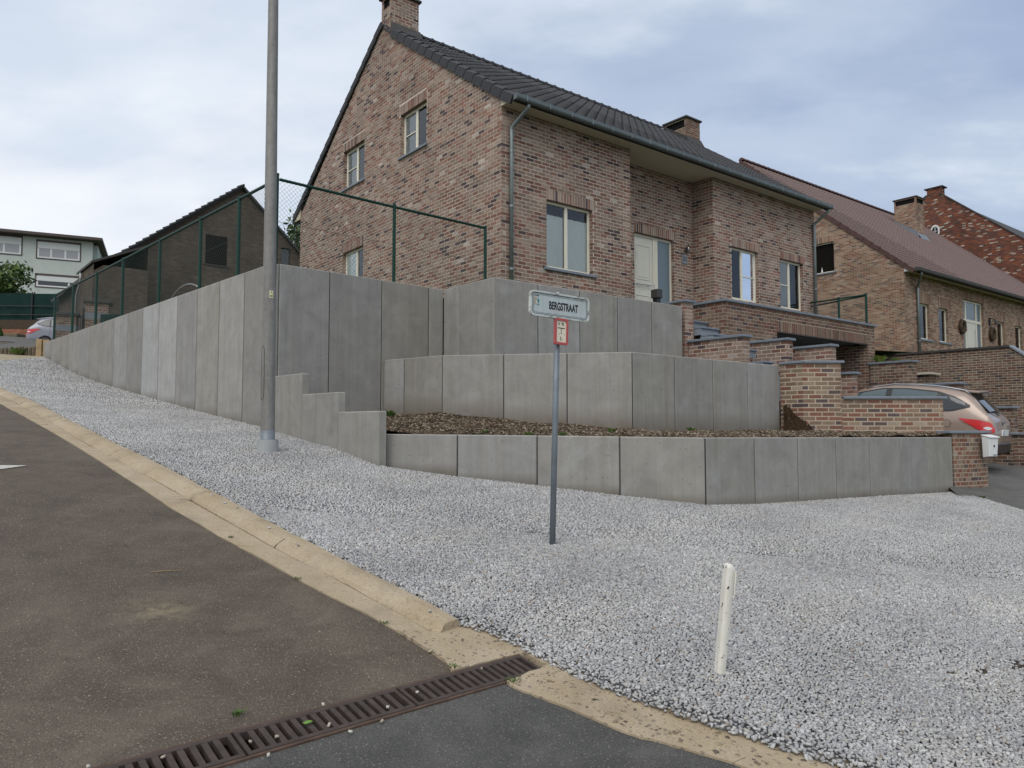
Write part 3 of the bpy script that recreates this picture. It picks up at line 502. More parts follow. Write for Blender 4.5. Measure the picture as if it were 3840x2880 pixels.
f2d = (math.cos(R(38.0)), math.sin(R(38.0))); f2 = lambda t: (f2s[0]+f2d[0]*t, f2s[1]+f2d[1]*t)
panel(uwall, ic, mid, .3, UZ, side=1); panel(uwall, mid, f2s, .3, UZ, side=1)
p2 = [f2(t) for t in (0, .982, 1.99, 2.985, 3.97, 4.915)]
for a, c in zip(p2, p2[1:]): panel(uwall, a, c, .3, UZ, side=1, g0=.006)
seals(uwall, pf[:-1]+[ic], [-.4]*5, [UZ]*5, 1); seals(uwall, p2, [.4]*6, [UZ]*6, 1)
mwall = thing('retaining_wall', 'middle concrete panel wall above the bark covered planting strip', 'wall', (-1.116, 11.80, -.4))
mA = f1(2.03); mB = (-1.116, 11.80); mC = (1.835, 11.27); mCd = (math.cos(R(38.4)), math.sin(R(38.4))); mD = (4.965, 13.755)
ja = (mA[0]+(mB[0]-mA[0])*.36, mA[1]+(mB[1]-mA[1])*.36)
mp_ = [mA, ja, mB] + [(mB[0]+(mC[0]-mB[0])*k/3, mB[1]+(mC[1]-mB[1])*k/3) for k in (1, 2, 3)] + [(mC[0]+(mD[0]-mC[0])*k/4, mC[1]+(mD[1]-mC[1])*k/4) for k in (1, 2, 3, 4)]
mzt = [1.155]*9
def bedz(x, y):
    """soil of the planting strip: falls from the middle wall to the low wall and to the right"""
    t = min(1, max(0, (x+1.2)/3.2)); back = .22*(1-t)-.06*t; u, v = HF.l(x, y)
    front = -.10+(.17-.0)*max(0, min(1, (-.6-x)/2.4)); 
    # distance share between low wall and middle wall
    yf = 9.38-.1637*(x+1.676) if x < 2.28 else 8.76+.794*(x-2.28); yb = 11.80-.1796*(x+1.116) if x < 1.835 else 11.27+.794*(x-1.835)
    if x < -1.116: yb = 11.80+1.03*(-1.116-x)
    if x < -1.676: yf = 9.38+1.046*(-1.676-x)
    k = max(0, min(1, (y-yf)/max(.3, yb-yf)))
    z = front*(1-k)+back*k - .045*(1-k)**4 + .02*math.sin(x*5+y*3)*math.sin(y*4-x)
    return z if x < 2.0 else min(z, -.10+.05*k - .0*(x-2))
for a, c in zip(mp_, mp_[1:]):
    xm, ym = (a[0]+c[0])/2, (a[1]+c[1])/2; panel(mwall, a, c, -.8, 1.15, side=1, footz=bedz(xm, ym)-.05, footh=.36)
seals(mwall, mp_, [-.5]*len(mp_), [1.15]*len(mp_), 1)
swall = thing('retaining_wall', 'low front concrete panel wall stepping down to the gravel', 'wall', (-1.66, 9.1, -.8))
sp_ = [lw(-.0), lw(-.985), lw(-1.98), lw(-2.95)]
for k, zt in enumerate((.772, .470, .204)): panel(swall, sp_[k], sp_[k+1], g(*sp_[k+1])-.4, zt, side=1, th=.125)
la = (-1.66, 9.378); lb_ = (2.27, 8.735); lc = (7.75, 13.10)
lp = [(la[0]+(lb_[0]-la[0])*k/4, la[1]+(lb_[1]-la[1])*k/4) for k in range(5)] + [(lb_[0]+(lc[0]-lb_[0])*k/7, lb_[1]+(lc[1]-lb_[1])*k/7) for k in range(1, 8)]
lz = [-.083, -.090, -.099, -.109, -.119, -.126, -.134, -.142, -.150, -.158, -.166, -.172]
for i, (a, c) in enumerate(zip(lp, lp[1:])): panel(swall, a, c, -1.5, lz[i], side=1, zt2=lz[i+1], footz=min(g(*a), g(*c))-.03, footh=.16, g0=.0045 if i < 4 else .006)
seals(swall, lp, [-1.3]*len(lp), lz, 1)
# planting strip with bark chips, raised garden behind the top wall
BED = [(-1.62, 9.46), (2.22, 8.83), (7.72, 13.2), (7.75, 13.42), (5.3, 13.42), mD, mC, mB, mA, f1(1.9), f1(.3), lw(-.4), lw(-1.9)]
BED = [(-1.60, 9.47), (2.24, 8.84), (7.70, 13.2), (7.72, 13.40), (5.3, 13.40), (4.99, 13.70), mD, mC, mB, mA, f1(.35), lw(-.35), (lw(-1.5)[0]+.1, lw(-1.5)[1]+.1), (-1.62, 9.50)]
struct(sheet('planting_bed', BED, bedz, 'soil', .25))
x, y = scatter(BED, .04, -4, 8, 8.6, 14); P = np.stack([x, y, [bedz(a, c) for a, c in zip(x, y)]], 1)
stones('bark_chips', P, .017, .003, 'stone', [(.32, (.10, .070, .045)), (.26, (.165, .12, .08)), (.20, (.055, .040, .028)), (.22, (.32, .27, .20))], .28, 12, 'brown bark chips covering the strip between low and middle concrete walls', 'bark chips', .3, 1.7)
for (x, y, n, h, sp, lb) in [(-2.0, 12.15, 90, .10, .06, 'green weed clump in the corner of the planting strip'), (.2, 9.25, 60, .06, .05, 'small green weeds behind the low wall left of the sign pole'), (.62, 9.2, 50, .05, .05, 'small green weeds behind the low wall right of the sign pole'), (-.35, 9.5, 26, .06, .05, 'single green weed near the stepped panel'), (2.75, 11.4, 50, .07, .04, 'green weed below the bend of the middle wall'), (1.35, 10.1, 30, .07, .06, 'thin green weed in mid strip')]:
    tuft('weed', (x, y, bedz(x, y)), n, h, sp, lb)
YARD = [lw(.15), lw(14.6), (-20, 40), (10, 60), (60, 60), HF.w(40, -1.0, 0)[:2], HF.w(16, -1.0, 0)[:2], HF.w(11.6, .3, 0)[:2], HF.w(4.9, .3, 0)[:2], HF.w(4.9, -.75, 0)[:2], HF.w(3.9, -.75, 0)[:2], (3.36, 15.40), (-.24, 12.52), (-1.16, 13.62), (f1(3.0)[0]-.05, f1(3.0)[1]+.05), (f1(.2)[0]-.05, f1(.2)[1]+.05)]
struct(sheet('garden', YARD, lambda x, y: 2.37, 'grass_ground', 4.0))
# ---------------------------------------------------------------- bricks
PALS = {
 'house': [(.38, (.245, .180, .143)), (.22, (.28, .212, .172)), (.19, (.20, .108, .083)), (.12, (.235, .135, .104)), (.07, (.085, .062, .064)), (.02, (.37, .32, .28))],
 'terrace': [(.40, (.165, .112, .085)), (.34, (.155, .080, .062)), (.16, (.20, .145, .11)), (.10, (.085, .062, .06))],
 'garden': [(.36, (.22, .15, .11)), (.32, (.21, .10, .072)), (.20, (.25, .185, .135)), (.08, (.10, .075, .072)), (.04, (.31, .25, .2))],
 'dim': [(.40, (.15, .105, .08)), (.36, (.145, .082, .062)), (.16, (.19, .145, .11)), (.08, (.07, .055, .055))],
 'tan': [(.40, (.285, .205, .150)), (.24, (.25, .155, .112)), (.16, (.20, .105, .078)), (.12, (.125, .098, .09)), (.08, (.33, .26, .205))],
 'red': [(.42, (.17, .062, .040)), (.24, (.125, .06, .045)), (.14, (.24, .085, .045)), (.11, (.085, .055, .05)), (.07, (.34, .28, .225)), (.02, (.46, .40, .34))],
 'dark': [(.45, (.105, .083, .066)), (.35, (.092, .072, .058)), (.20, (.12, .097, .078))],
 'pillar': [(.5, (.19, .13, .105)), (.3, (.155, .092, .075)), (.2, (.23, .18, .14))],
}
_bm = {}
def brick_mesh(L, H, D, pal, i):
    k = (round(L, 3), round(H, 3), round(D, 3), pal, i)
    if k not in _bm:
        rr = random.Random(hash((pal, i)) % 9999); m = MB(); col = PALS[pal][i % len(PALS[pal])][1]; kk = rr.uniform(.84, 1.16); col = tuple(c*kk for c in col)
        m.box(0, L, 0, D, 0, H, col); m.v = [(x+rr.uniform(-.002, .002), y, z+rr.uniform(-.002, .002)) for x, y, z in m.v]; me = m.mesh('brick'); me.materials.append(MATS['brick']); _bm[k] = me
    return _bm[k]
def pick(pal):
    r_ = random.random(); a = 0
    for i, (w, c) in enumerate(PALS[pal]):
        a += w
        if r_ < a: return i
    return 0
def clip_poly(poly, hp):
    for a, b_, c in hp:
        o = []
        for i in range(len(poly)):
            p, q = poly[i-1], poly[i]; fp = a*p[0]+b_*p[1]-c; fq = a*q[0]+b_*q[1]-c
            if (fp <= 0) != (fq <= 0): t = fp/(fp-fq); o.append((p[0]+(q[0]-p[0])*t, p[1]+(q[1]-p[1])*t))
            if fq <= 0: o.append(q)
        poly = o
        if len(poly) < 3: return []
    return poly
class Masonry:
    """collects the bricks of one thing; the largest-looking ones become parts, the rest one stuff part"""
    def __init__(s, root, frame, pal, ch=.0766, bl=.21, bw=.10, jt=.014, nparts=300, deep=.03):
        s.root, s.fr, s.pal, s.ch, s.bl, s.bw, s.jt, s.np, s.deep = root, frame, pal, ch, bl, bw, jt, nparts, deep; s.full = []; s.m = MB(); s.body = MB()
    def face(s, org, ux, n, Wd, z0, z1, holes=(), lintels=(), clip=(), phase=0, vis=True, body=True, zb=None, header=False, pal=None, proud=.006):
        """wall face: org (u,v) of its left end, ux unit direction, n outward unit normal (2D); holes (s0,s1,z0,z1); lintels the same (soldier course)"""
        pal = pal or s.pal; ch, jt = s.ch, s.jt; bl = s.bw if header else s.bl
        P = lambda a, z, d: (org[0]+ux[0]*a+n[0]*d, org[1]+ux[1]*a+n[1]*d, z)
        nr = int(math.ceil((z1-z0)/ch)); blocked = list(holes)+list(lintels)
        for r_ in range(nr):
            za = z0+r_*ch; zb_ = min(za+ch-jt, z1)
            if zb_-za < .012: continue
            cutz = sorted({za, zb_})
            spans = [(0.0, Wd)]
            for h in blocked:
                if h[2] < zb_-.012 and h[3] > za+.012:
                    ns = []
                    for a, c in spans:
                        if h[1] <= a or h[0] >= c: ns.append((a, c))
                        else:
                            if h[0] > a: ns.append((a, h[0]))
                            if h[1] < c: ns.append((h[1], c))
                    spans = ns
            for a0, a1 in spans:
                off = ((r_+phase) % 2)*bl*.5; k0 = math.floor((a0-off)/bl)
                x = off+k0*bl
                while x < a1-.004:
                    xa, xb = max(x, a0), min(x+bl-jt, a1); 
                    if a1-xb < .03: xb = a1
                    if xb-xa > .025:
                        i = pick(pal); full = abs(xb-xa-(bl-jt)) < 1e-4 and abs(zb_-za-(ch-jt)) < 1e-4
                        pl = [(xa, za), (xb, za), (xb, zb_), (xa, zb_)]
                        if clip:
                            q = clip_poly(pl, clip)
                            if len(q) < 3: x += bl; continue
                            if len(q) != 4 or any(abs(a_[0]-b_[0])+abs(a_[1]-b_[1]) > 1e-6 for a_, b_ in zip(sorted(q), sorted(pl))): full = False
                            pl = q
                        if full and vis and s.np: s.full.append((P(xa, za, proud*0), ux, n, i, pal, bl-jt, ch-jt, P))
                        else: s.brick(pl, P, i, pal)
                    x += bl
        for (a0, a1, za, zb_) in lintels:
            k = max(2, round((a1-a0)/(ch+.002))); w = (a1-a0)/k
            for j in range(k): s.brick([(a0+j*w+jt*.5, za), (a0+(j+1)*w-jt*.5, za), (a0+(j+1)*w-jt*.5, zb_), (a0+j*w+jt*.5, zb_)], P, pick(pal), pal)
        if body:
            zlo = z0 if zb is None else zb; poly = clip_poly([(0, zlo), (Wd, zlo), (Wd, z1), (0, z1)], clip); s.flat(poly, [h for h in holes], P, -.003)
    def brick(s, pl, P, i, pal):
        col = PALS[pal][i][1]; k = random.uniform(.82, 1.18); col = tuple(c*k for c in col); n = len(pl); jx = lambda: random.uniform(-.0018, .0018)
        pl = [(a+jx(), z+jx()) for a, z in pl]; d = random.uniform(-.0015, .0015)
        s.m.add([P(a, z, d) for a, z in pl]+[P(a, z, -s.deep) for a, z in pl], [tuple(range(n))]+[(j, j+n, n+(j+1) % n, (j+1) % n) for j in range(n)], col)
    def flat(s, poly, holes, P, d):
        pts = []; ed = []
        for lp_ in [poly]+[[(h[0], h[2]), (h[1], h[2]), (h[1], h[3]), (h[0], h[3])] for h in holes]:
            o = len(pts); pts += [Vector(p) for p in lp_]; ed += [(o+i, o+(i+1) % len(lp_)) for i in range(len(lp_))]
        vs, es, fs, *_ = delaunay_2d_cdt(pts, ed, [], 1, 1e-6)
        for f in fs:
            cx = sum(vs[i].x for i in f)/len(f); cz = sum(vs[i].y for i in f)/len(f)
            if inpoly(cx, cz, poly) and not any(h[0] < cx < h[1] and h[2] < cz < h[3] for h in holes): s.body.add([P(vs[i].x, vs[i].y, d) for i in f], [tuple(range(len(f)))])
    def reveal(s, org, ux, n, h, depth=.12, sides='LRTB'):
        """brick jambs of an opening, set back from the face"""
        P = lambda a, z, d: (org[0]+ux[0]*a+n[0]*d, org[1]+ux[1]*a+n[1]*d, z); a0, a1, z0, z1 = h; ch, jt = s.ch, s.jt
        for side, a, sg in (('L', a0, 1), ('R', a1, -1)):
            if side not in sides: continue
            s.body.quad(P(a-sg*.004, z0, -.007), P(a-sg*.004, z0, -depth), P(a-sg*.004, z1, -depth), P(a-sg*.004, z1, -.007))
            z = s.zref+math.floor((z0-s.zref)/ch)*ch; r_ = 0
            while z < z1-.01:
                za, zb_ = max(z, z0), min(z+ch-jt, z1)
                if zb_-za > .015:
                    i = pick(s.pal); col = PALS[s.pal][i][1]; k = random.uniform(.85, 1.15); col = tuple(c*k for c in col)
                    s.m.add([P(a, za, -.001), P(a, za, -depth), P(a, zb_, -depth), P(a, zb_, -.001), P(a-sg*.02, za, -.001), P(a-sg*.02, za, -depth), P(a-sg*.02, zb_, -depth), P(a-sg*.02, zb_, -.001)], [(0, 1, 2, 3), (0, 4, 5, 1), (3, 2, 6, 7)], col)
                z += ch
        if 'T' in sides: s.m.add([P(a0, z1, -.002), P(a1, z1, -.002), P(a1, z1, -depth), P(a0, z1, -depth)], [(0, 1, 2, 3)], tuple(c*.9 for c in PALS[s.pal][0][1]))
        if 'B' in sides: s.body.quad(P(a0, z0, -.007), P(a1, z0, -.007), P(a1, z0, -depth), P(a0, z0, -depth))
    zref = 0
    def finish(s, mort, key=None, parent=None):
        par = parent or s.root
        if key is None: key = lambda p: sum(c*c for c in p)
        if s.full:
            ranked = sorted(s.full, key=lambda f: key(s.fr.w(*f[0])))
            for (p, ux, n, i, pal, L_, H_, P) in ranked[:s.np]:
                v_ = i+len(PALS[pal])*random.randint(0, 2); o = link('brick', brick_mesh(L_, H_, s.deep, pal, v_), par); of = s.root['_o']
                a = math.atan2(ux[1], ux[0]); o.location = (p[0]-of[0], p[1]-of[1], p[2]-of[2]); o.rotation_euler = (0, 0, a)
                if ux[0]*n[1]-ux[1]*n[0] < 0: pass
            for (p, ux, n, i, pal, L_, H_, P) in ranked[s.np:]:
                o2 = MB(); a0 = (p[0], p[1]); s.brick([(0, p[2]), (L_, p[2]), (L_, p[2]+H_), (0, p[2]+H_)], (lambda a, z, d, a0=a0, ux=ux, n=n: (a0[0]+ux[0]*a+n[0]*d, a0[1]+ux[1]*a+n[1]*d, z)), i, pal)
        if s.body.f: s.body.build('mortar_wall', mort, par)
        if s.m.f: tag(s.m.build('brickwork', 'brick', par), None, kind='stuff')
# brick faces run left to right as seen from outside: outward normal is ux turned by -90 degrees
def rn(ux): return (ux[1], -ux[0])
UX = (1.0, 0.0); VX = (0.0, -1.0)   # front faces run along +u; left faces run along -v (towards the street)
def coping(root, u0, u1, v0, v1, zt, th=.05, ov=.04, mat='bluestone', name='coping'):
    m = MB(); m.box(u0-ov, u1+ov, v0-ov, v1+ov, zt-th, zt); return m.build(name, mat, root, bevel=.006)
def rect_wall(label, frame, u0, u1, v0, v1, zb, zt, pal='garden', mort='mortar_tan', cap=True, faces='FLRB', ch=.078, bl=.215, name='garden_wall', base=None, capth=.05, jt=.013, ov=.045, mat='bluestone', npt=220, zvis=-9):
    """free-standing brick wall block with a bluestone coping"""
    root = thing(name, label, 'wall', ((u0+u1)/2, (v0+v1)/2, zb), frame); ms = Masonry(root, frame, pal, ch, bl, .1, jt, npt); zc = zt-(capth if cap else 0); z0 = zc-math.ceil((zc-zb)/ch)*ch
    if 'F' in faces: ms.face((u0, v0), (1, 0), (0, -1), u1-u0, z0, zc, phase=0)
    if 'L' in faces: ms.face((u0, v1), (0, -1), (-1, 0), v1-v0, z0, zc, phase=1+int(round((v1-v0)/bl*2)) % 2)
    if 'R' in faces: ms.face((u1, v0), (0, 1), (1, 0), v1-v0, z0, zc, phase=1)
    if 'B' in faces: ms.face((u1, v1), (-1, 0), (0, 1), u1-u0, z0, zc)
    ms.finish(mort)
    if cap: coping(root, u0, u1, v0, v1, zt, capth, ov, mat)
    return root
# ---------------------------------------------------------------- windows
def window(root, P, a0, a1, z0, z1, mull=(), trans=(), fw=.055, d=-.10, mat='cream_pvc', back='dark', sill=None, name='window', glass='glass', thick=.06, pads=True):
    """frame mesh with panes; P(a, z, d) maps wall coordinates"""
    m = MB()
    def bar(x0, x1, y0, y1, dd=d, t=thick): 
        m.add([P(x, z, dd_) for dd_ in (dd-t, dd) for x, z in ((x0, y0), (x1, y0), (x1, y1), (x0, y1))], [(0, 3, 2, 1), (4, 5, 6, 7), (0, 1, 5, 4), (1, 2, 6, 5), (2, 3, 7, 6), (3, 0, 4, 7)])
    bar(a0, a0+fw, z0, z1); bar(a1-fw, a1, z0, z1); bar(a0+fw, a1-fw, z1-fw, z1); bar(a0+fw, a1-fw, z0, z0+fw*1.3)
    xs_ = [a0+fw]
    for x in mull: bar(x-fw*.75, x+fw*.75, z0+fw*1.3, z1-fw); xs_ += [x-fw*.75, x+fw*.75]
    xs_.append(a1-fw); w = m.build(name, mat, root, bevel=.004)
    for i in range(0, len(xs_), 2):
        xa, xb = xs_[i], xs_[i+1]; zs_ = [z0+fw*1.3, z1-fw]; t = [t_ for (k, t_) in trans if k == i//2]; gm = MB(); gm.quad(P(xa-.002, zs_[0], d-.028), P(xb+.002, zs_[0], d-.028), P(xb+.002, zs_[1], d-.028), P(xa-.002, zs_[1], d-.028)); gm.build('pane', glass, w)
        for t_ in t:
            tm = MB(); dd = d-.006; tm.add([P(x, z, q) for q in (dd-.02, dd) for x, z in ((xa, t_-.012), (xb, t_-.012), (xb, t_+.012), (xa, t_+.012))], [(0, 3, 2, 1), (4, 5, 6, 7), (0, 1, 5, 4), (1, 2, 6, 5), (2, 3, 7, 6), (3, 0, 4, 7)]); tm.build('glazing_bar', mat, w)
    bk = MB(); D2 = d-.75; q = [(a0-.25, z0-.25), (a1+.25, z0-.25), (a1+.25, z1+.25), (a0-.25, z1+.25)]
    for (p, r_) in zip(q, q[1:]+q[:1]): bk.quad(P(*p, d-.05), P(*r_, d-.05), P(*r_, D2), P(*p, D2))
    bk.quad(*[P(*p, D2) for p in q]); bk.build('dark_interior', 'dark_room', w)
    if sill:
        sm = MB(); s0, s1, zt, th, pr = sill; sm.add([P(x, z, q_) for q_ in (d, pr) for x, z in ((s0, zt-th), (s1, zt-th), (s1, zt), (s0, zt))], [(0, 3, 2, 1), (4, 5, 6, 7), (0, 1, 5, 4), (1, 2, 6, 5), (2, 3, 7, 6), (3, 0, 4, 7)]); sm.build('sill', 'bluestone', w, bevel=.005)
    return w
def drape(w, P, xa, xb, z0, z1, d, mat, folds=7, amp=.012, name='curtain', gap=0.0):
    if gap:
        n = max(2, round((xb-xa)/.085)); wd = (xb-xa)/n
        for i in range(n):
            m = MB(); x = xa+i*wd; m.quad(P(x+.004, z0, d-.012), P(x+wd-.002, z0, d+.012), P(x+wd-.002, z1-random.uniform(0, .02), d+.012), P(x+.004, z1, d-.012)); m.build('blind_slat', mat, w)
        return
    m = MB(); n = folds*6; m.add([P(xa+(xb-xa)*i/n, z, d+amp*math.sin(2*math.pi*folds*i/n)) for z in (z0, z1) for i in range(n+1)], [(i, i+1, n+2+i, n+1+i) for i in range(n)]); m.build(name, mat, w, smooth=True)
# ---------------------------------------------------------------- roof tiles
def tile_mesh(wd, ln, th, mat, key, hump=.028):
    m = MB(); n = 8; prof = list(zip([wd*q for q in (0, .07, .15, .23, .32, .42, .55, .9, 1.03)], [hump*q for q in (.25, .75, 1.0, .92, .5, .12, 0, .05, .25)]))
    vs = [(x, 0, h+th) for x, h in prof]+[(x, ln, h) for x, h in prof]+[(x, 0, h*.92-.004) for x, h in prof]
    k = n+1; m.add(vs, [(i, i+1, k+i+1, k+i) for i in range(n)]+[(2*k+i, 2*k+i+1, i+1, i) for i in range(n)]+[(0, k, 2*k), (n, 2*k+n, k+n)])
    me = m.mesh('roof_tile'); me.materials.append(MATS[mat]); me.materials.append(MATS['iron_and_shade_dark']); me.polygons.foreach_set('material_index', [0]*n+[1 if i < 4 else 0 for i in range(n)]+[0, 0]); me.polygons.foreach_set('use_smooth', [True]*n+[False]*(len(me.polygons)-n)); return me  # hump fronts coloured near-black: painted shade of the hollow under each roll
def tiled_slope(root, frame, u0, u1, v0, z0, slope, vtop, wd, ln, mat, nparts=300, th=.016, hump=.05, sheet_mat=None):
    """tiles from the eave (v0, z0) up the slope (dz/dv) to v = vtop"""
    a = math.atan(slope); L_ = (vtop-v0)/math.cos(a); nr = int(math.ceil(L_/ln)); nc = int(round((u1-u0)/wd)); wd = (u1-u0)/nc; of = root['_o']; me = tile_mesh(wd, ln*1.18, th, mat, 0, hump); lst = []
    for r_ in range(nr):
        s_ = r_*ln
        if s_+ln*.5 > L_: continue
        for c in range(nc): lst.append((u0+c*wd, v0+s_*math.cos(a), z0+s_*math.sin(a)))
    lst.sort(key=lambda p: sum(q*q for q in frame.w(*p))); st_ = MB(); M = Matrix.Rotation(a, 3, 'X'); vs0 = [v.co.copy() for v in me.vertices]; fs0 = [tuple(p.vertices) for p in me.polygons]
    for i, p in enumerate(lst):
        if i < nparts:
            o = link('roof_tile', me, root); o.location = (p[0]-of[0], p[1]-of[1], p[2]-of[2]); o.rotation_euler = (a+random.uniform(-.006, .006), random.uniform(-.004, .004), 0)
        else: st_.add([M @ v + Vector(p) for v in vs0], fs0)
    if st_.f: ro = tag(st_.build('roof_tiles_far', mat, root, rec=False, smooth=False), None, kind='stuff'); ro.data.materials.append(MATS['iron_and_shade_dark']); ro.data.polygons.foreach_set('material_index', np.tile([p.material_index for p in me.polygons], len(st_.f)//len(fs0)))
    deck = MB(); z1 = z0+(vtop-v0)*slope; dz = .03; deck.add([(u0, v0, z0-dz), (u1, v0, z0-dz), (u1, vtop, z1-dz), (u0, vtop, z1-dz), (u0, v0, z0-dz-.06), (u1, v0, z0-dz-.06), (u1, vtop, z1-dz-.06), (u0, vtop, z1-dz-.06)], [(0, 1, 2, 3), (7, 6, 5, 4), (0, 4, 5, 1), (1, 5, 6, 2), (2, 6, 7, 3), (3, 7, 4, 0)])
    deck.build('roof_deck', sheet_mat or mat, root)
def gutter(root, u0, u1, v, z, mat='zinc_dark', brackets=0, w=.11, h=.11, name='gutter'):
    m = MB(); prof = [(-w, h), (-w, .035), (-w+.02, 0), (-.01, 0), (0, .02), (0, h)]; prof2 = prof+[(-.004, h), (-.004, .02), (-.02, .008), (-w+.02, .008), (-w+.008, .035), (-w+.008, h)]
    n = len(prof2); m.add([(u, v+a, z+b_) for u in (u0, u1) for a, b_ in prof2], [(i, (i+1) % n, n+(i+1) % n, n+i) for i in range(n)]+[tuple(range(n))[::-1], tuple(range(n, 2*n))]); e = MB()
    o = m.build(name, mat, root)
    ends = MB(); ends.box(u0-.004, u0, v-w, v, z, z+h); ends.box(u1, u1+.004, v-w, v, z, z+h); ends.build('gutter_end', mat, o)
    for i in range(brackets):
        u = u0+.25+(u1-u0-.5)*i/(brackets-1); bm3 = MB(); bm3.box(u-.012, u+.012, v-w-.007, v-w, z+.0, z+h+.006); bm3.box(u-.012, u+.012, v-w-.007, v, z+h, z+h+.006); bm3.build('bracket', mat if mat != 'zinc_dark' else 'zinc', o)
    return o
# ================================================================ main brick house (HF frame)
YZ = 2.37
hs = thing('brick_house', 'brown brick house with black tiled roof and cream windows above the concrete walls', 'house', (0, 0, YZ), HF)
ms = Masonry(hs, HF, 'house'); Masonry.zref = YZ-.2; ms.zref = YZ-.2; Z0 = YZ-.2
ZS = 6.337; SL = .706; VR = 5.0; HD = 10.02; HL = 11.56; ZV = 6.56
W1 = (1.165, 2.49, 3.27, 4.70); RC = (3.69, 6.73); W2 = (7.49-6.73, 8.70-6.73, 3.31, 4.69); W3 = (9.72-6.73, 10.91-6.73, 3.30, 4.69)
lt = lambda h, e=.10: (h[0]-.0, h[1]+e, h[3], h[3]+.222)
ms.face((0, 0), UX, (0, -1), RC[0], Z0, ZS, [W1], [lt(W1)], phase=0); ms.reveal((0, 0), UX, (0, -1), W1)
ms.face((RC[1], 0), UX, (0, -1), HL-RC[1], Z0, ZS, [W2, W3], [lt(W2), lt(W3)], phase=0); ms.reveal((RC[1], 0), UX, (0, -1), W2); ms.reveal((RC[1], 0), UX, (0, -1), W3)
DR = (4.50-3.69, 5.98-3.69, YZ+.05, 4.71)
ms.face((RC[0], .63), UX, (0, -1), RC[1]-RC[0], Z0, ZS, [DR], [lt(DR, .06)], phase=1); ms.reveal((RC[0], .63), UX, (0, -1), DR)
ms.face((RC[1], .63), (0, -1), (-1, 0), .63, Z0, ZS, phase=0); ms.face((RC[0], 0), (0, 1), (1, 0), .63, Z0, ZS, vis=False)
# left gable: runs from the back corner (v = HD) to the front corner
G = lambda v0, v1, z0, z1: (HD-v1, HD-v0, z0, z1)
GW1 = G(2.81, 3.99, 6.43, 7.49); GW2 = G(5.865, 7.09, 6.43, 7.50); GW3 = G(5.87, 7.08, 3.30, 4.71)
# roof lines as half planes in (a, z), a = HD - v
zr = lambda v: ZV+SL*v; SLL = (zr(VR)-6.42)/(HD-VR)
hp = [(-0.0+SL, 1.0, ZV+SL*HD), (-SLL, 1.0, 6.42)]
chv0, chv1 = 4.51, 5.0
ms.face((0, HD), VX, (-1, 0), HD, Z0, zr(VR)-.001, [GW1, GW2, GW3], [(h[0]-.08, h[1], h[3], h[3]+.225) for h in (GW1, GW2, GW3)], hp, phase=0)
for h in (GW1, GW2, GW3): ms.reveal((0, HD), VX, (-1, 0), h)
ms.face((HL, 0), (0, 1), (1, 0), HD, Z0, zr(VR)-.001, (), (), [(-SL, 1.0, ZV), (SLL, 1.0, 6.42+SLL*HD)], vis=False); ms.face((HL, HD), (-1, 0), (0, 1), HL, Z0, ZS, vis=False)
hidden = lambda p: sum(c*c for c in p) + (1e6 if p[2] < 2.75 else 0)
ms.finish('mortar_pale', hidden)
# chimneys
def chimney(root, frame, u0, u1, v0, v1, zb, zt, pal, mort, openL=True, name='chimney', capmat='slate_dark', openF=False):
    c = link(name, None, root); c['_o'] = list(root['_o']); m2 = Masonry(root, frame, pal, .0766, .21, .1, .014, 40); ho = [] 
    oh = (.08, (v1-v0)-.08, zt-.30, zt-.04); of_ = (.1, (u1-u0)-.1, zt-.30, zt-.04)
    m2.face((u0, v1), VX, (-1, 0), v1-v0, zb, zt, [oh] if openL else []); m2.face((u0, v0), UX, (0, -1), u1-u0, zb, zt, [of_] if openF else [], phase=1); m2.face((u1, v0), (0, 1), (1, 0), v1-v0, zb, zt, vis=False); m2.face((u1, v1), (-1, 0), (0, 1), u1-u0, zb, zt, vis=False)
    m2.finish(mort, parent=c); k = MB(); k.box(u0-.06, u1+.06, v0-.06, v1+.06, zt, zt+.06); k.build('chimney_cap', capmat, c, bevel=.008)
    if openL or openF: k = MB(); k.box(u0+.06, u1-.06, v0+.06, v1-.06, zt-.6, zt-.02); k.build('flue', 'dark_room', c)
    return c
chimney(hs, HF, 0.0, .79, chv0, chv1, 9.45, 10.80, 'house', 'mortar_pale')
chimney(hs, HF, 10.83, 11.55, 4.02, 4.95, 9.1, 10.32, 'terrace', 'mortar_tan')
fl = MB(); a_ = math.atan(SL)
for (u0, u1, v0) in ((-.02, .83, chv0), (10.80, 11.58, 4.02)):
    fl.add([(u0, v0-.02, zr(v0)+.30), (u1, v0-.02, zr(v0)+.30), (u1, v0-.16, zr(v0-.16)+.16), (u0, v0-.16, zr(v0-.16)+.16), (u0, v0-.015, zr(v0)), (u1, v0-.015, zr(v0))], [(0, 1, 2, 3), (0, 3, 4), (1, 5, 2)])
fl.add([(10.80, 4.0, zr(4.0)+.30), (10.80, 4.96, zr(4.96)+.24), (10.80, 4.96, zr(4.96)-.05), (10.80, 4.0, zr(4.0)-.05)], [(0, 1, 2, 3)]); fl.build('lead_flashing', 'slate_dark', hs)
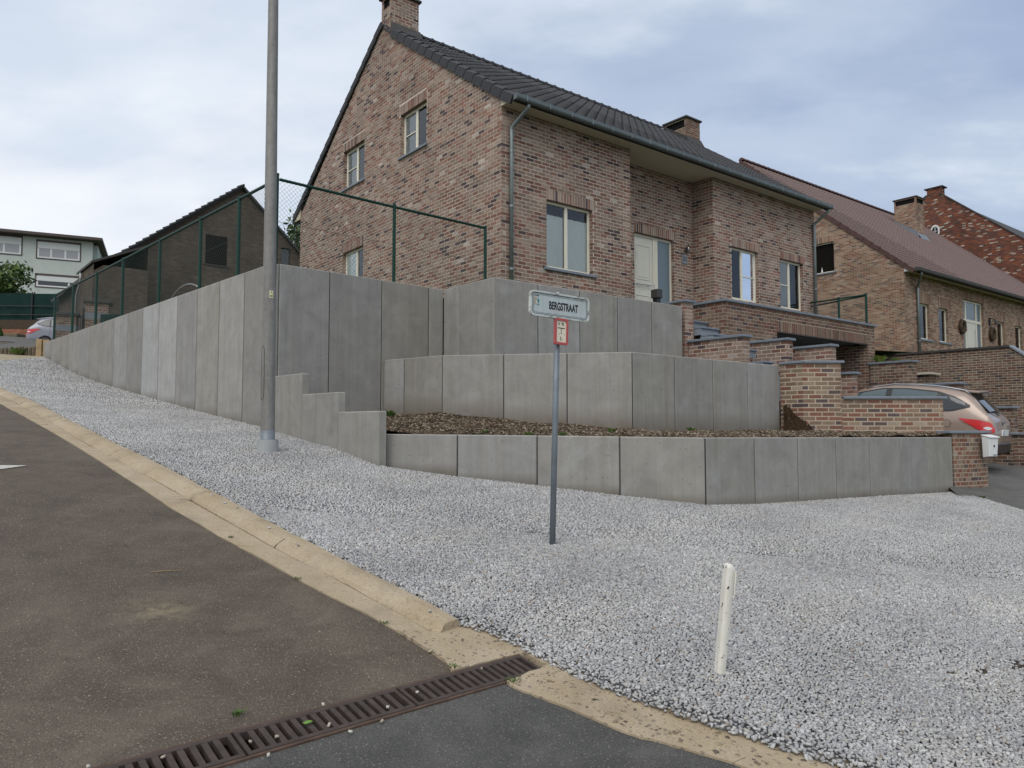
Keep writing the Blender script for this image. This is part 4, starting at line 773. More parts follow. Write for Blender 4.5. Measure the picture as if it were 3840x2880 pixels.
# roof: front tiles, back plane, verge tiles, ridge
EV = -.40; ZE = zr(EV)+.095
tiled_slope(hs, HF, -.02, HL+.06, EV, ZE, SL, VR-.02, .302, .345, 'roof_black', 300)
bp = MB(); zt_ = zr(VR)+.10; bp.add([(-.06, VR, zt_), (HL+.06, VR, zt_), (HL+.06, HD+.46, 6.46), (-.06, HD+.46, 6.46), (-.06, VR, zt_-.14), (HL+.06, VR, zt_-.14), (HL+.06, HD+.46, 6.34), (-.06, HD+.46, 6.34)], [(0, 1, 2, 3), (7, 6, 5, 4), (0, 4, 5, 1), (1, 5, 6, 2), (2, 6, 7, 3), (3, 7, 4, 0)]); bp.build('rear_roof', 'roof_black', hs)
def verge(root, v0, z0, v1, z1, n, u=-.055, mat='roof_black', name='verge_tile', dpt=.17, skip=None, hump=True):
    sv, sz = (v1-v0)/n, (z1-z0)/n; L_ = math.hypot(sv, sz); d = (sv/L_, sz/L_); up = (-d[1], d[0]) if d[0] > 0 else (d[1], -d[0])
    for i in range(n):
        vb, zb = v0+sv*i, z0+sz*i
        if skip and skip(vb): continue
        m = MB(); e = .03; lift = .030
        q = lambda s_, h: (vb+d[0]*s_*L_+up[0]*h, zb+d[1]*s_*L_+up[1]*h)
        pr = [q(0, -dpt+lift), q(1.10, -dpt), q(1.10, .0), q(0, lift)]
        m.add([(u, *p) for p in pr]+[(u+.05, *p) for p in pr], [(0, 1, 2, 3), (7, 6, 5, 4), (0, 4, 5, 1), (1, 5, 6, 2), (2, 6, 7, 3), (3, 7, 4, 0)])
        if hump:
            k = 6; pts = [(u+.16*j/k, .045*math.sin(math.pi*j/k)) for j in range(k+1)]
            m.add([(x, *q(0, lift+h+.004)) for x, h in pts]+[(x, *q(1.10, h+.002)) for x, h in pts], [(j, j+1, k+2+j, k+1+j) for j in range(k)]+[tuple(range(k+1))[::-1]])
        m.build(name, mat, root)
verge(hs, EV, ZE+.0, VR-.02, zr(VR)+.10, 17, skip=lambda v: v > chv0-.25); verge(hs, HD+.46, 6.47, VR+.0, zr(VR)+.105, 17, skip=lambda v: v < chv1+.02)
vr = MB(); vr.add([(HL+.06, EV, ZE+.05), (HL+.06, VR, zr(VR)+.15), (HL+.06, VR, zr(VR)-.05), (HL+.06, EV, ZE-.12), (HL+.10, EV, ZE+.05), (HL+.10, VR, zr(VR)+.15), (HL+.10, VR, zr(VR)-.05), (HL+.10, EV, ZE-.12)], [(0, 1, 2, 3), (7, 6, 5, 4), (0, 4, 5, 1), (1, 5, 6, 2), (2, 6, 7, 3), (3, 7, 4, 0)]); vr.build('verge_board', 'roof_black', hs)
for i in range(30):
    u = .80+(10.80-.80)*i/30; m = MB(); k = 8; w_ = 10.0/30; ring = [(math.cos(math.pi*j/k)*.125, math.sin(math.pi*j/k)*.115-.02) for j in range(k+1)]
    m.add([(u, VR+a, zt_+.02+b_*1.12) for a, b_ in ring]+[(u+.03, VR+a, zt_+.02+b_*1.12) for a, b_ in ring]+[(u+.04, VR+a*.93, zt_+.01+b_) for a, b_ in ring]+[(u+w_+.02, VR+a*.93, zt_+.01+b_) for a, b_ in ring], [(r_*(k+1)+j, r_*(k+1)+j+1, (r_+1)*(k+1)+j+1, (r_+1)*(k+1)+j) for r_ in range(3) for j in range(k)]+[tuple(range(k+1))[::-1]]); m.build('ridge_tile', 'roof_black', hs)
# eave: soffit, closing triangles, gutter, downpipes
so = MB(); so.box(.0, HL, -.44, -.002, ZS, ZS+.03); so.box(RC[0]+.004, RC[1]-.004, -.002, .626, ZS+.001, ZS+.031); so.build('soffit', 'soffit_cream', hs)
for u0 in (-.012, HL-.012):
    t = MB(); pl = [(-.44, ZS-.003), (-.001, ZS-.003), (-.001, zr(0)-.07), (-.44, ZS+.05)]; t.add([(u0, *p) for p in pl]+[(u0+.024, *p) for p in pl], [(0, 1, 2, 3), (7, 6, 5, 4), (0, 4, 5, 1), (1, 5, 6, 2), (2, 6, 7, 3), (3, 7, 4, 0)]); t.build('eave_end_board', 'soffit_cream', hs)
t = MB(); pl = [(HD+.002, 6.30), (HD+.42, 6.30), (HD+.42, 6.34), (HD+.002, 6.60)]; t.add([(-.012, *p) for p in pl]+[(.02, *p) for p in pl], [(0, 1, 2, 3), (7, 6, 5, 4), (0, 4, 5, 1), (1, 5, 6, 2), (2, 6, 7, 3), (3, 7, 4, 0)]); t.build('eave_end_board', 'soffit_cream', hs)
gutter(hs, -.05, HL+.09, -.445, ZS-.045, 'zinc_dark', 20); gutter(hs, -.05, HL+.09, HD+.56, 6.28, 'zinc_dark', 4)
def downpipe(root, pts, r=.042, mat='zinc', collars=(), name='downpipe'):
    m = MB(); m.tube(pts, r, 12); 
    o = m.build(name, mat, root, smooth=True)
    for (x, y, z) in collars: c = MB(); c.tube([(x, y, z-.022), (x, y, z+.022)], r+.008, 12); c.build('pipe_collar', mat, o, smooth=False)
    return o
def elbow(u0, v0, z0, u1, v1, z1, zb):
    return [(u0, v0, z0), (u0, v0, z0-.07), (u0+(u1-u0)*.15, v0+(v1-v0)*.15, z0-.12), (u0+(u1-u0)*.85, v0+(v1-v0)*.85, z1+.05), (u1, v1, z1), (u1, v1, z1-.08), (u1, v1, zb)]
downpipe(hs, elbow(.30, -.47, ZS-.03, .20, -.06, ZS-.42, YZ-.05), collars=[(.20, -.06, z) for z in (5.45, 4.35, 3.1)]); downpipe(hs, elbow(HL-.02, -.47, ZS-.03, HL-.11, -.06, ZS-.42, YZ), collars=[(HL-.11, -.06, z) for z in (5.3, 4.0)])
# windows and door
PF = lambda o: (lambda a, z, d: (o[0]+a, o[1]-d, z)); PG = lambda a, z, d: (-d, HD-a, z)
w = window(hs, PF((0, 0)), *W1, mull=[1.80], sill=(1.09, 2.58, 3.275, .055, .05)); drape(w, PF((0, 0)), 1.22, 1.74, 3.36, 4.44, -.155, 'curtain_white', gap=1); drape(w, PF((0, 0)), 1.87, 2.44, 3.36, 4.44, -.155, 'curtain_white', gap=1)
P2 = PF((RC[1], 0)); w = window(hs, P2, *W2, mull=[8.06-6.73], trans=[(1, 3.985)]); m = MB(); m.quad(P2(8.12-6.73, 3.37, -.14), P2(8.66-6.73, 3.37, -.14), P2(8.66-6.73, 4.64, -.14), P2(8.12-6.73, 4.64, -.14)); m.build('blind', 'curtain_grey', w)
w = window(hs, P2, *W3, mull=[10.32-6.73], trans=[(0, 3.985)]); m = MB(); m.quad(P2(9.76-6.73, 3.37, -.14), P2(10.28-6.73, 3.37, -.14), P2(10.28-6.73, 4.64, -.14), P2(9.76-6.73, 4.64, -.14)); m.build('blind', 'blind_grey', w)
for h, mu in ((GW1, HD-3.40), (GW2, HD-6.45), (GW3, HD-6.42)):
    w = window(hs, PG, *h, mull=[mu], trans=[(0, (h[2]+h[3])/2)] if h is not GW3 else (), sill=(h[0]-.06, h[1]+.05, h[2]+.01, .05, .05) if h is not GW3 else None); m = MB(); m.quad(PG(h[0]+.05, h[2]+.07, -.14), PG(mu-.04, h[2]+.07, -.14), PG(mu-.04, h[3]-.05, -.14), PG(h[0]+.05, h[3]-.05, -.14)); m.build('blind', 'blind_grey' if h is not GW3 else 'curtain_white', w)
PD = PF((RC[0], .63)); d0 = MB(); da, db, dz0, dz1 = DR
def pbox(m, P, x0, x1, z0, z1, d0_, d1_): m.add([P(x, z, d) for d in (d0_, d1_) for x, z in ((x0, z0), (x1, z0), (x1, z1), (x0, z1))], [(0, 3, 2, 1), (4, 5, 6, 7), (0, 1, 5, 4), (1, 2, 6, 5), (2, 3, 7, 6), (3, 0, 4, 7)])
door = link('door', None, hs); door['_o'] = list(hs['_o'])
for x0, x1, z0, z1 in ((da, da+.06, dz0, dz1), (db-.06, db, dz0, dz1), (da+.06, db-.06, dz1-.06, dz1), (5.28-3.69, 5.46-3.69, dz0, dz1-.06)): pbox(d0, PD, x0, x1, z0, z1, -.16, -.10)
d0.build('door_frame', 'cream_pvc', door, bevel=.004)
lf = MB(); pbox(lf, PD, da+.065, 5.275-3.69, dz0+.01, dz1-.065, -.15, -.115); lf.build('door_leaf', 'door_cream', door, bevel=.004)
for z0, z1 in ((3.60, 4.45), (2.55, 3.22)):
    pm_ = MB(); xa, xb = da+.16, 5.18-3.69
    for q in ((xa, xb, z0, z0+.022), (xa, xb, z1-.022, z1), (xa, xa+.02, z0+.022, z1-.022), (xb-.02, xb, z0+.022, z1-.022)): pbox(pm_, PD, *q, -.115, -.103)
    pbox(pm_, PD, xa+.06, xb-.06, z0+.06, z1-.06, -.115, -.107); pm_.build('door_panel', 'door_cream', door, bevel=.003)
hb = MB(); hb.tube([PD(da+.12, 3.47, -.06), PD(5.17-3.69, 3.47, -.06)], .013, 8); hb.tube([PD(da+.2, 3.47, -.06), PD(da+.2, 3.47, -.116)], .008, 6); hb.tube([PD(5.09-3.69, 3.47, -.06), PD(5.09-3.69, 3.47, -.116)], .008, 6); hb.build('handle_bar', 'steel', door)
lk = MB(); pbox(lk, PD, 5.30-3.69, 5.325-3.69, 3.42, 3.54, -.10, -.092); lk.build('lock_plate', 'steel', door)
sg = MB(); sg.quad(PD(5.46-3.69, dz0+.02, -.12), PD(db-.06, dz0+.02, -.12), PD(db-.06, dz1-.06, -.12), PD(5.46-3.69, dz1-.06, -.12)); sg.build('sidelight_pane', 'glass_frosted', door)
# small things fixed to the front
def text_mesh(s_, size, mat, name, parent, loc, rot, sx=1.0, ext=.0012, align='CENTER', bold=0.0):
    cu = bpy.data.curves.new(name, 'FONT'); cu.body = s_; cu.size = size; cu.extrude = ext; cu.align_x = align; cu.align_y = 'CENTER'; cu.offset = bold; ob = bpy.data.objects.new(name, cu); COL.objects.link(ob)
    dg = bpy.context.evaluated_depsgraph_get(); me = bpy.data.meshes.new_from_object(ob.evaluated_get(dg)); bpy.data.objects.remove(ob); me.materials.clear(); me.materials.append(MATS[mat]); me.name = name
    o = link(name, me, parent); o.location = loc; o.rotation_euler = rot; o.scale = (sx, 1, 1); return o
hn = thing('house_number', 'grey slate house number plate 31 beside the front door', 'number plate', (6.36, .615, 4.17), HF); m = MB(); m.box(6.26, 6.46, .605, .622, 4.17, 4.40); m.build('plate', 'bluestone_pale', hn, bevel=.003); text_mesh('31', .17, 'print_black', 'numeral', hn, (0, -.0115, .115), (R(90), 0, 0))
wl = thing('wall_lamp', 'small two tube wall lamp above the house number plate', 'lamp', (6.42, .62, 4.43), HF); m = MB(); m.tube([(6.45, .56, 4.45), (6.45, .56, 4.66)], .022, 10); m.build('lamp_tube', 'steel', wl, smooth=True); m = MB(); m.box(6.39, 6.43, .545, .60, 4.45, 4.60); m.build('lamp_body', 'slate_dark', wl, bevel=.004); m = MB(); m.box(6.38, 6.47, .60, .622, 4.48, 4.58); m.build('bracket', 'steel', wl)
bl_ = thing('door_bell', 'small black door bell between door and bay corner', 'bell', (6.18, .62, 3.71), HF); m = MB(); m.box(6.14, 6.24, .608, .624, 3.70, 3.75); m.build('bell_plate', 'black_plastic', bl_); m = MB(); m.box(6.17, 6.21, .603, .608, 3.715, 3.735); m.build('push_button', 'steel', bl_)
lb = thing('letterbox', 'dark grey two tier parcel box left of the front door', 'letterbox', (4.30, -.25, YZ), HF); m = MB(); m.box(4.16, 4.34, -.36, -.16, 2.93, 3.13); m.build('upper_box', 'slate_dark', lb, bevel=.01); m = MB(); m.box(4.19, 4.31, -.33, -.19, YZ, 2.93); m.build('lower_box', 'black_plastic', lb, bevel=.01)
# ================================================================ terrace with the garage under it, stairs and driveway walls (HF frame)
TV = -1.765; TU = 4.70; TE = 11.36; TZ = 2.765
tr_ = thing('garage_terrace', 'dark brick terrace with bluestone edge over a wide open garage', 'terrace', (8.0, TV+.8, -1.0), HF)
tm = Masonry(tr_, HF, 'terrace', .0766, .21, .1, .014, 300); gz = TZ-.05-math.ceil((TZ+.6)/.0766)*.0766
GO = (6.68-TU, 10.98-TU, gz-1, 2.225)
tm.face((TU, TV), UX, (0, -1), TE-TU, gz, TZ-.05, [GO], [(GO[0], GO[1]+.02, 2.225, 2.465)], phase=0); tm.face((TU, -.03), VX, (-1, 0), -.03-TV, gz, TZ-.05, phase=1)
tm.face((TE, TV), (0, 1), (1, 0), 2.2, gz, TZ-.05, vis=False)
tm.face((10.985, TV), (0, 1), (-1, 0), 4.5, gz, 2.225, vis=False, phase=1)
tm.finish('mortar_tan')
cp_ = MB(); cp_.box(TU-.05, TE+.10, TV-.05, TV+.30, TZ-.05, TZ); cp_.build('coping', 'bluestone', tr_, bevel=.006); cp_ = MB(); cp_.box(TU-.05, TU+.28, TV+.302, -.05, TZ-.05, TZ-.001); cp_.build('coping', 'bluestone', tr_, bevel=.006)
sl = MB(); sl.box(TU+.05, TE-.02, TV+.05, -.06, 2.24, 2.52); sl.build('terrace_slab', 'bluestone', tr_)
li = MB(); li.box(6.68, 10.97, TV+.004, TV+.10, 2.195, 2.222); li.build('steel_lintel', 'slate_dark', tr_)
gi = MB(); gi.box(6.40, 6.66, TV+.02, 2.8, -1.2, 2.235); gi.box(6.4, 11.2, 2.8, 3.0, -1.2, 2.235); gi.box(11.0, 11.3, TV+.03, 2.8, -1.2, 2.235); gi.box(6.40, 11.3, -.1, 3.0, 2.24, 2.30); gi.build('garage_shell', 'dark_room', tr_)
def drz(x, y):
    u, v = HF.l(x, y); z = np.interp(v, [-9.5, -7.5, -6.2, -5.65, -1.8, 3], [-1.35, -1.22, -1.09, -.93, -.60, -.58])
    t = min(1, max(0, (-5.6-v)/.7)); return float(z*(1-t)+(g(x, y)-.022)*t)
DV = [HF.w(6.55, 2.8, 0)[:2], HF.w(6.45, -3.9, 0)[:2], HF.w(6.3, -5.6, 0)[:2], (8.62, 13.75), (7.62, 13.06), (7.45, 12.4), (7.55, 11.2), (8.7, 9.4), (8.7, .3), (16, .3), (18, 10), HF.w(13.5, -6.5, 0)[:2], HF.w(11.2, -6.2, 0)[:2], HF.w(11.0, 2.8, 0)[:2]]
struct(sheet('driveway', DV, drz, 'asphalt_drive', .5))
# stair parapets and driveway walls
rect_wall('tall narrow brick pier at the end of the upper concrete wall', HF, 3.75, 4.03, -1.45, .25, .4, 2.69, 'house', 'mortar_pale')
rect_wall('short brick stair wall just right of the upper concrete wall', HF, 3.84, 4.08, -2.78, -1.47, -.3, 1.83, 'house', 'mortar_pale')
rect_wall('brick stair wall with bluestone cap in front of the garage mouth', HF, 4.97, 5.20, -3.04, -1.83, -.6, 1.82, 'house', 'mortar_pale')
rect_wall('second stepped brick stair wall before the dark garage opening', HF, 5.58, 5.79, -3.64, -2.45, -.6, 1.685, 'house', 'mortar_pale')
rect_wall('small brick pier beside the bronze car windscreen', HF, 6.02, 6.20, -3.86, -3.3, -.8, 1.13, 'house', 'mortar_pale')
stp = thing('outdoor_stairs', 'blue grey stone steps between the brick stair walls', 'stairs', (4.4, -2.0, -.6), HF)
for k in range(5):
    zt = 2.30-k*.175; v1 = -1.02-k*.30; m = MB(); m.box(4.05, 4.68, v1-.34, v1, zt-.04, zt); m.build('tread', 'bluestone', stp, bevel=.005); m = MB(); m.box(4.06, 4.67, v1-.30, v1+.02, zt-.175, zt-.042); m.build('riser', 'bluestone_pale', stp)
for k in range(4):
    zt = 1.30-k*.18; u0 = 4.10+k*.30; m = MB(); m.box(u0, u0+.34, -3.1-.12*k, -2.55, zt-.04, zt); m.build('tread', 'bluestone', stp, bevel=.005); m = MB(); m.box(u0+.01, u0+.31, -3.05-.12*k, -2.56, zt-.6, zt-.042); m.build('riser', 'bluestone_pale', stp)
# world-frame brick walls at the right: tall bend, low run and the curved header wall
def poly_wall(label, pts, tops, zb, th=.22, pal='garden', mort='mortar_tan', ch=.0795, bl=.236, jt=.022, caps=None, header=False, base=None, bw=.112):
    root = thing('garden_wall', label, 'wall', (*pts[0], zb)); ms2 = Masonry(root, WF, pal, ch, bl, bw, jt, 260)
    for i, (A, B) in enumerate(zip(pts, pts[1:])):
        d = Vector((B[0]-A[0], B[1]-A[1])); L_ = d.length; d.normalize(); n = (d.y, -d.x); zt = tops[i]-.045; z0 = zt-math.ceil((zt-zb)/ch)*ch
        ms2.face(A, (d.x, d.y), n, L_, z0, zt, phase=i, header=header)
        ms2.face((B[0]-n[0]*th, B[1]-n[1]*th), (-d.x, -d.y), (-n[0], -n[1]), L_, z0, zt, phase=i, vis=False, header=header)
        if i == len(pts)-2 or tops[min(i+1, len(tops)-1)] < tops[i]-.1: ms2.face(B, (-n[0], -n[1]), (d.x, d.y), th, z0, zt, vis=False)
        if i == 0: ms2.face((A[0]-n[0]*th, A[1]-n[1]*th), n, (-d.x, -d.y), th, z0, zt, vis=False)
    ms2.finish(mort)
    for (A, B, zt, e0, e1) in caps or []:
        d = Vector((B[0]-A[0], B[1]-A[1])); L_ = d.length; d.normalize(); n = Vector((d.y, -d.x)); A = Vector(A)-d*e0; B = Vector(B)+d*e1; q = [A+n*.045, B+n*.045, B-n*(th+.045), A-n*(th+.045)]
        m = MB(); m.add([(p.x, p.y, z) for z in (zt-.045, zt) for p in q], [(0, 3, 2, 1), (4, 5, 6, 7), (0, 1, 5, 4), (1, 2, 6, 5), (2, 3, 7, 6), (3, 0, 4, 7)]); m.build('coping', 'bluestone', root, bevel=.006)
    return root
A0 = (4.985, 13.77); A1 = (5.265, 13.42); A2 = (5.97, 13.42); A3 = (7.80, 13.42)
poly_wall('tall brick corner wall with crumbled muddy foot beside the middle concrete wall', [A0, A1, A2], [1.21, 1.21], -.25, caps=[(A0, A1, 1.21, .0, .03), (A1, A2, 1.2095, -.02, .05)])
poly_wall('low brick driveway wall with bluestone cap in front of the bronze car', [(5.972, 13.425), A3], [.56], -.3, caps=[((5.99, 13.425), A3, .56, -.0, .06)])
# dark earth heap where the wall foot has been dug free
ds = MB(); hp_ = [(5.0, 13.66), (5.06, 13.62), (5.2, 13.44), (5.27, 13.38), (5.42, 13.38), (5.62, 13.36), (5.85, 13.34), (6.2, 13.33)]; hz = [.42, .40, .18, .12, -.02, -.09, -.14, -.17]
vs = []
NX, NY = 46, 9
for i in range(NX+1):
    t = i/NX*(len(hp_)-1); i0 = min(int(t), len(hp_)-2); q = t-i0; x = hp_[i0][0]*(1-q)+hp_[i0+1][0]*q; y = hp_[i0][1]*(1-q)+hp_[i0+1][1]*q; z = hz[i0]*(1-q)+hz[i0+1]*q
    for j in range(NY+1):
        s_ = j/NY; k = (1-s_)**1.6; vs.append((x-.12*s_+random.uniform(-.012, .012), y-.26*s_+random.uniform(-.012, .012), (z+random.uniform(-.035, .02))*k+(-.16)*(1-k)+random.uniform(-.012, .012)))
ds.add(vs, [(i*(NY+1)+j, i*(NY+1)+j+1, (i+1)*(NY+1)+j+1, (i+1)*(NY+1)+j) for i in range(NX) for j in range(NY)]); struct(ds.build('earth_heap', 'soil_dark', smooth=False))
cw = [(7.80, 13.17), (8.05, 13.26), (8.30, 13.37), (8.55, 13.51), (8.70, 13.62)]
poly_wall('curved wall end of upright header bricks below the white mailbox', cw, [-.06]*4, -1.35, .21, 'garden', 'mortar_tan', .077, .21, .015, caps=[((7.72, 13.14), (8.12, 13.29), -.06, 0, 0), ((8.12, 13.292), (8.70, 13.61), -.0605, 0, .07)], header=True)
def lerp2(a, b, t): return tuple(x+(y-x)*t for x, y in zip(a, b))
# white mailbox on the wall end
mb = thing('mailbox', 'white metal mailbox fixed to the end of the curved brick wall', 'mailbox', (8.56, 13.44, -.54)); MBF = Frame(8.56, 13.44, 30); mb.rotation_euler = (0, 0, R(26)); mb['_o'] = [0, 0, 0]
m = MB(); m.add([(-.115, -.13, .02), (.115, -.13, .02), (.115, -.005, 0), (-.115, -.005, 0), (-.13, -.15, .36), (.13, -.15, .36), (.13, -.005, .38), (-.13, -.005, .38)], [(0, 3, 2, 1), (4, 5, 6, 7), (0, 1, 5, 4), (1, 2, 6, 5), (2, 3, 7, 6), (3, 0, 4, 7)]); m.build('box', 'white_enamel', mb, bevel=.008)
m = MB(); m.add([(-.14, -.17, .352), (.14, -.17, .352), (.14, -.003, .395), (-.14, -.003, .395), (-.14, -.17, .372), (.14, -.17, .372), (.14, -.003, .413), (-.14, -.003, .413)], [(0, 3, 2, 1), (4, 5, 6, 7), (0, 1, 5, 4), (1, 2, 6, 5), (2, 3, 7, 6), (3, 0, 4, 7)]); m.build('lid', 'white_enamel', mb, bevel=.005)
m = MB(); m.box(-.012, .012, -.156, -.146, .19, .225); m.build('lock', 'black_plastic', mb); m = MB(); m.box(-.01, .085, -.148, -.136, .045, .062); m.build('name_slot', 'pipe_grey', mb)
# stepped wall along the far side of the driveway
for k, (v0, v1, zt, lb_) in enumerate([(-2.86, -1.80, 1.72, 'dark brick wall step with weeds on top, right of the garage'), (-3.96, -2.862, 1.10, 'second dark brick wall step behind the car roof'), (-5.06, -3.962, .49, 'third dark brick wall step behind the car tailgate'), (-6.3, -5.062, -.12, 'lowest dark brick wall step beyond the car bumper')]):
    rect_wall(lb_, HF, 11.0, 11.30, v0, v1, -1.6, zt, 'dim', 'mortar_tan', faces='FL', npt=120)
tuft('garden_plant', HF.w(11.14, -2.0, 1.70), 90, .22, .07, 'yellow green plant on the brick step beside the garage', (.14, .20, .03), 'plant'); tuft('garden_plant', HF.w(11.14, -2.42, 1.70), 50, .13, .05, 'smaller green plant on the brick step beside the garage', (.10, .15, .03), 'plant')
# green wire railing on the terrace
def chain_link(root, A, B, z0, z1, pitch=.055, r=.0018, mat='fence_wire'):
    A = Vector(A); B = Vector(B); L_ = (B-A).length; d = (B-A).normalized(); H = z1-z0; m = MB(); n = Vector((-d.y, d.x))
    def wire(s0, za, s1, zb, o):
        p = Vector((A.x+d.x*s0, A.y+d.y*s0, za)); q = Vector((A.x+d.x*s1, A.y+d.y*s1, zb)); t = (q-p).normalized(); k = t.cross(Vector((n.x, n.y, 0))).normalized(); nn = Vector((n.x, n.y, 0))
        c = [k*r+nn*(o), k*(-r)*.5+nn*(r*.87+o), k*(-r)*.5+nn*(-r*.87+o)]; m.add([p+x for x in c]+[q+x for x in c], [(0, 1, 4, 3), (1, 2, 5, 4), (2, 0, 3, 5)])
    x = -H
    while x < L_:
        for sgn in (1, -1):
            s0, s1 = x, x+H; za, zb = (z0, z1) if sgn > 0 else (z1, z0)
            if s0 < 0: t = -s0/H; za = za+(zb-za)*t; s0 = 0
            e = x+H
            if e > L_: t = (L_-x)/H; a0 = z0 if sgn > 0 else z1; b0 = z1 if sgn > 0 else z0; zb = a0+(b0-a0)*t; s1 = L_
            if s1-s0 > .01: wire(s0, za, s1, zb, .0016*sgn)
        x += pitch*1.35
    x = .03
    while x < L_-.03:   # knuckled ends above the top rail
        p = (A.x+d.x*x, A.y+d.y*x); m.tube([(p[0]-d.x*.012, p[1]-d.y*.012, z1-.01), (p[0], p[1], z1+.045), (p[0]+d.x*.012, p[1]+d.y*.012, z1-.01)], r, 3, cap=False); x += pitch*1.35
    tag(m.build('chain_link_mesh', mat, root, rec=False), None, kind='stuff')
def post(root, p, z0, z1, r, cap=True):
    m = MB(); m.tube([(*p, z0), (*p, z1)], r, 12); o = m.build('post', 'fence_green', root, smooth=False)
    m = MB(); m.tube([(*p, z1), (*p, z1+.018), (*p, z1+.026)], [r*1.08, r*1.08, r*.6], 12); m.build('post_cap', 'fence_green', o)
def rail(root, A, B, z0, z1=None, r=.025):
    m = MB(); m.tube([(*A, z0), (*B, z1 if z1 else z0)], r, 8); m.build('top_rail', 'fence_green', root)
fl_ = thing('wire_fence', 'green chain link fence running up along the long concrete wall', 'fence', (*lw(7), UZ)); inn = lambda p, k=.06: (p[0]+f1d[0]*k, p[1]+f1d[1]*k)
ss = [0.05, 1.4, 3.07, 5.23, 7.66, 9.77, 12.0, 14.0]
for i, s_ in enumerate(ss): post(fl_, inn(lw(s_)), UZ-.25, 3.93 if i == 0 else 3.87, .042 if i == 0 else .032)
for a, c in zip(ss, ss[1:]): rail(fl_, inn(lw(a+.02)), inn(lw(c)), 3.85)
chain_link(fl_, inn(lw(.08)), inn(lw(14.0)), UZ+.02, 3.85)
m = MB(); m.tube([(*inn(lw(.08)), 3.2), (*inn(lw(14.0)), 3.2)], .003, 4); m.build('tension_wire', 'fence_wire', fl_)
f1b = lambda t, k=.06: (f1(t)[0]-f1d[1]*k, f1(t)[1]+f1d[0]*k)
fr_ = thing('wire_fence', 'green chain link fence on the tall upper wall before the gable', 'fence', (*f1(2), UZ))
for t, zb in ((2.25, UZ-.2), (4.36, 2.3)): post(fr_, f1b(t), zb, 3.90, .030)
rail(fr_, f1b(.12), f1b(2.25), 3.87); rail(fr_, f1b(2.25), f1b(4.36), 3.87, 3.885); chain_link(fr_, f1b(.12), f1b(4.33), UZ+.02, 3.87)
m = MB(); m.tube([(*f1b(.1), 3.2), (*f1b(4.33), 3.2)], .003, 4); m.build('tension_wire', 'fence_wire', fr_)
tf = thing('wire_fence', 'low green wire railing on the terrace corner before the neighbouring gable', 'fence', (11.25, -1.0, TZ), HF)
def P3(u, v): return (u, v)
for (u, v) in ((11.25, -.85), (11.25, -1.62)): post(tf, (u, v), TZ-.2, 3.62, .032)
for A_, B_, za, zb in (((11.25, .0), (11.25, -1.62), 3.60, 3.60), ((11.25, -1.62), (11.75, .1), 3.58, 3.58)):
    m = MB(); m.tube([(*A_, za), (*B_, zb)], .022, 8); m.build('top_rail', 'fence_green', tf)
chain_link(tf, (11.25, .0), (11.25, -1.62), TZ+.02, 3.58, .05)
# ================================================================ lamp post, street sign, white post
LP = (-3.03, 9.22); lz0 = g(*LP)-.02; lamp = thing('lamp_post', 'tall weathered grey steel lamp post in a plastic base ring', 'lamp post', (*LP, lz0))
lx = -.006
m = MB(); zs_ = [lz0-.1, lz0+.3, 2.0, 4.0, 6.0, 8.2]; m.tube([(LP[0]+(z-lz0)*lx, LP[1], z) for z in zs_], [.0855, .085, .078, .069, .060, .050], 24); pole = m.build('pole', 'lamp_metal', lamp, smooth=True)
m = MB(); m.tube([(LP[0]+8.4*lx, LP[1], 8.1), (LP[0]+8.5*lx, LP[1]+.0, 8.35), (LP[0]-.35, LP[1]-.35, 8.6), (LP[0]-.9, LP[1]-.9, 8.68)], [.035, .035, .03, .028], 10); m.build('arm', 'lamp_metal', lamp, smooth=True)
m = MB(); m.prism([(-.10, 0), (.10, 0), (.13, .3), (.10, .62), (-.10, .62), (-.13, .3)], 8.62, 8.74, lambda p, h: (LP[0]-.75-p[1]*.7+p[0]*.7, LP[1]-.75-p[1]*.7-p[0]*.7, h)); m.build('luminaire', 'galvanised', lamp, bevel=.02)
m = MB(); n = 28; cols_ = []
for k in range(n):
    a0, a1 = 2*math.pi*k/n, 2*math.pi*(k+1)/n
    for r0, r1, z0, z1 in ((.132, .132, lz0-.06, lz0+.155), (.132, .124, lz0+.155, lz0+.155), (.124, .124, lz0+.155, lz0+.02)):
        m.quad((LP[0]+r0*math.cos(a0), LP[1]+r0*math.sin(a0), z0), (LP[0]+r0*math.cos(a1), LP[1]+r0*math.sin(a1), z0), (LP[0]+r1*math.cos(a1), LP[1]+r1*math.sin(a1), z1), (LP[0]+r1*math.cos(a0), LP[1]+r1*math.sin(a0), z1))
m.build('base_ring', 'pipe_grey', lamp, smooth=False)
fill = MB(); fill.tube([(*LP, lz0-.05), (*LP, lz0+.09)], .125, 20); fill.build('ring_fill', 'soil', lamp)
sl_ = MB(); sl_.tube([(LP[0]+.001, LP[1], lz0-.05), (LP[0]+.25*lx, LP[1], lz0+.27)], .0875, 24); sl_.build('base_sleeve', 'pole_grey', lamp, smooth=True)
dm = MB(); dl = [];  a_c = R(-90-42)
for k in range(40):
    t = k/40*2*math.pi; aa = .42*math.copysign(abs(math.cos(t))**.5, math.cos(t)); hh = .33*math.copysign(abs(math.sin(t))**.35, math.sin(t)); z = lz0+.98+hh; rr = .0835-.0045*(z-lz0)/1.0*.9+.0035; dl.append((LP[0]+(z-lz0)*lx+rr*math.cos(a_c+aa), LP[1]+rr*math.sin(a_c+aa), z))
dm.tube(dl+[dl[0]], .0028, 4, cap=False); dm.build('access_door_seam', 'black_plastic', lamp)
stz = lz0+1.96; a_s = R(-90+20); st = link('sticker', None, lamp); st['_o'] = list(lamp['_o'])
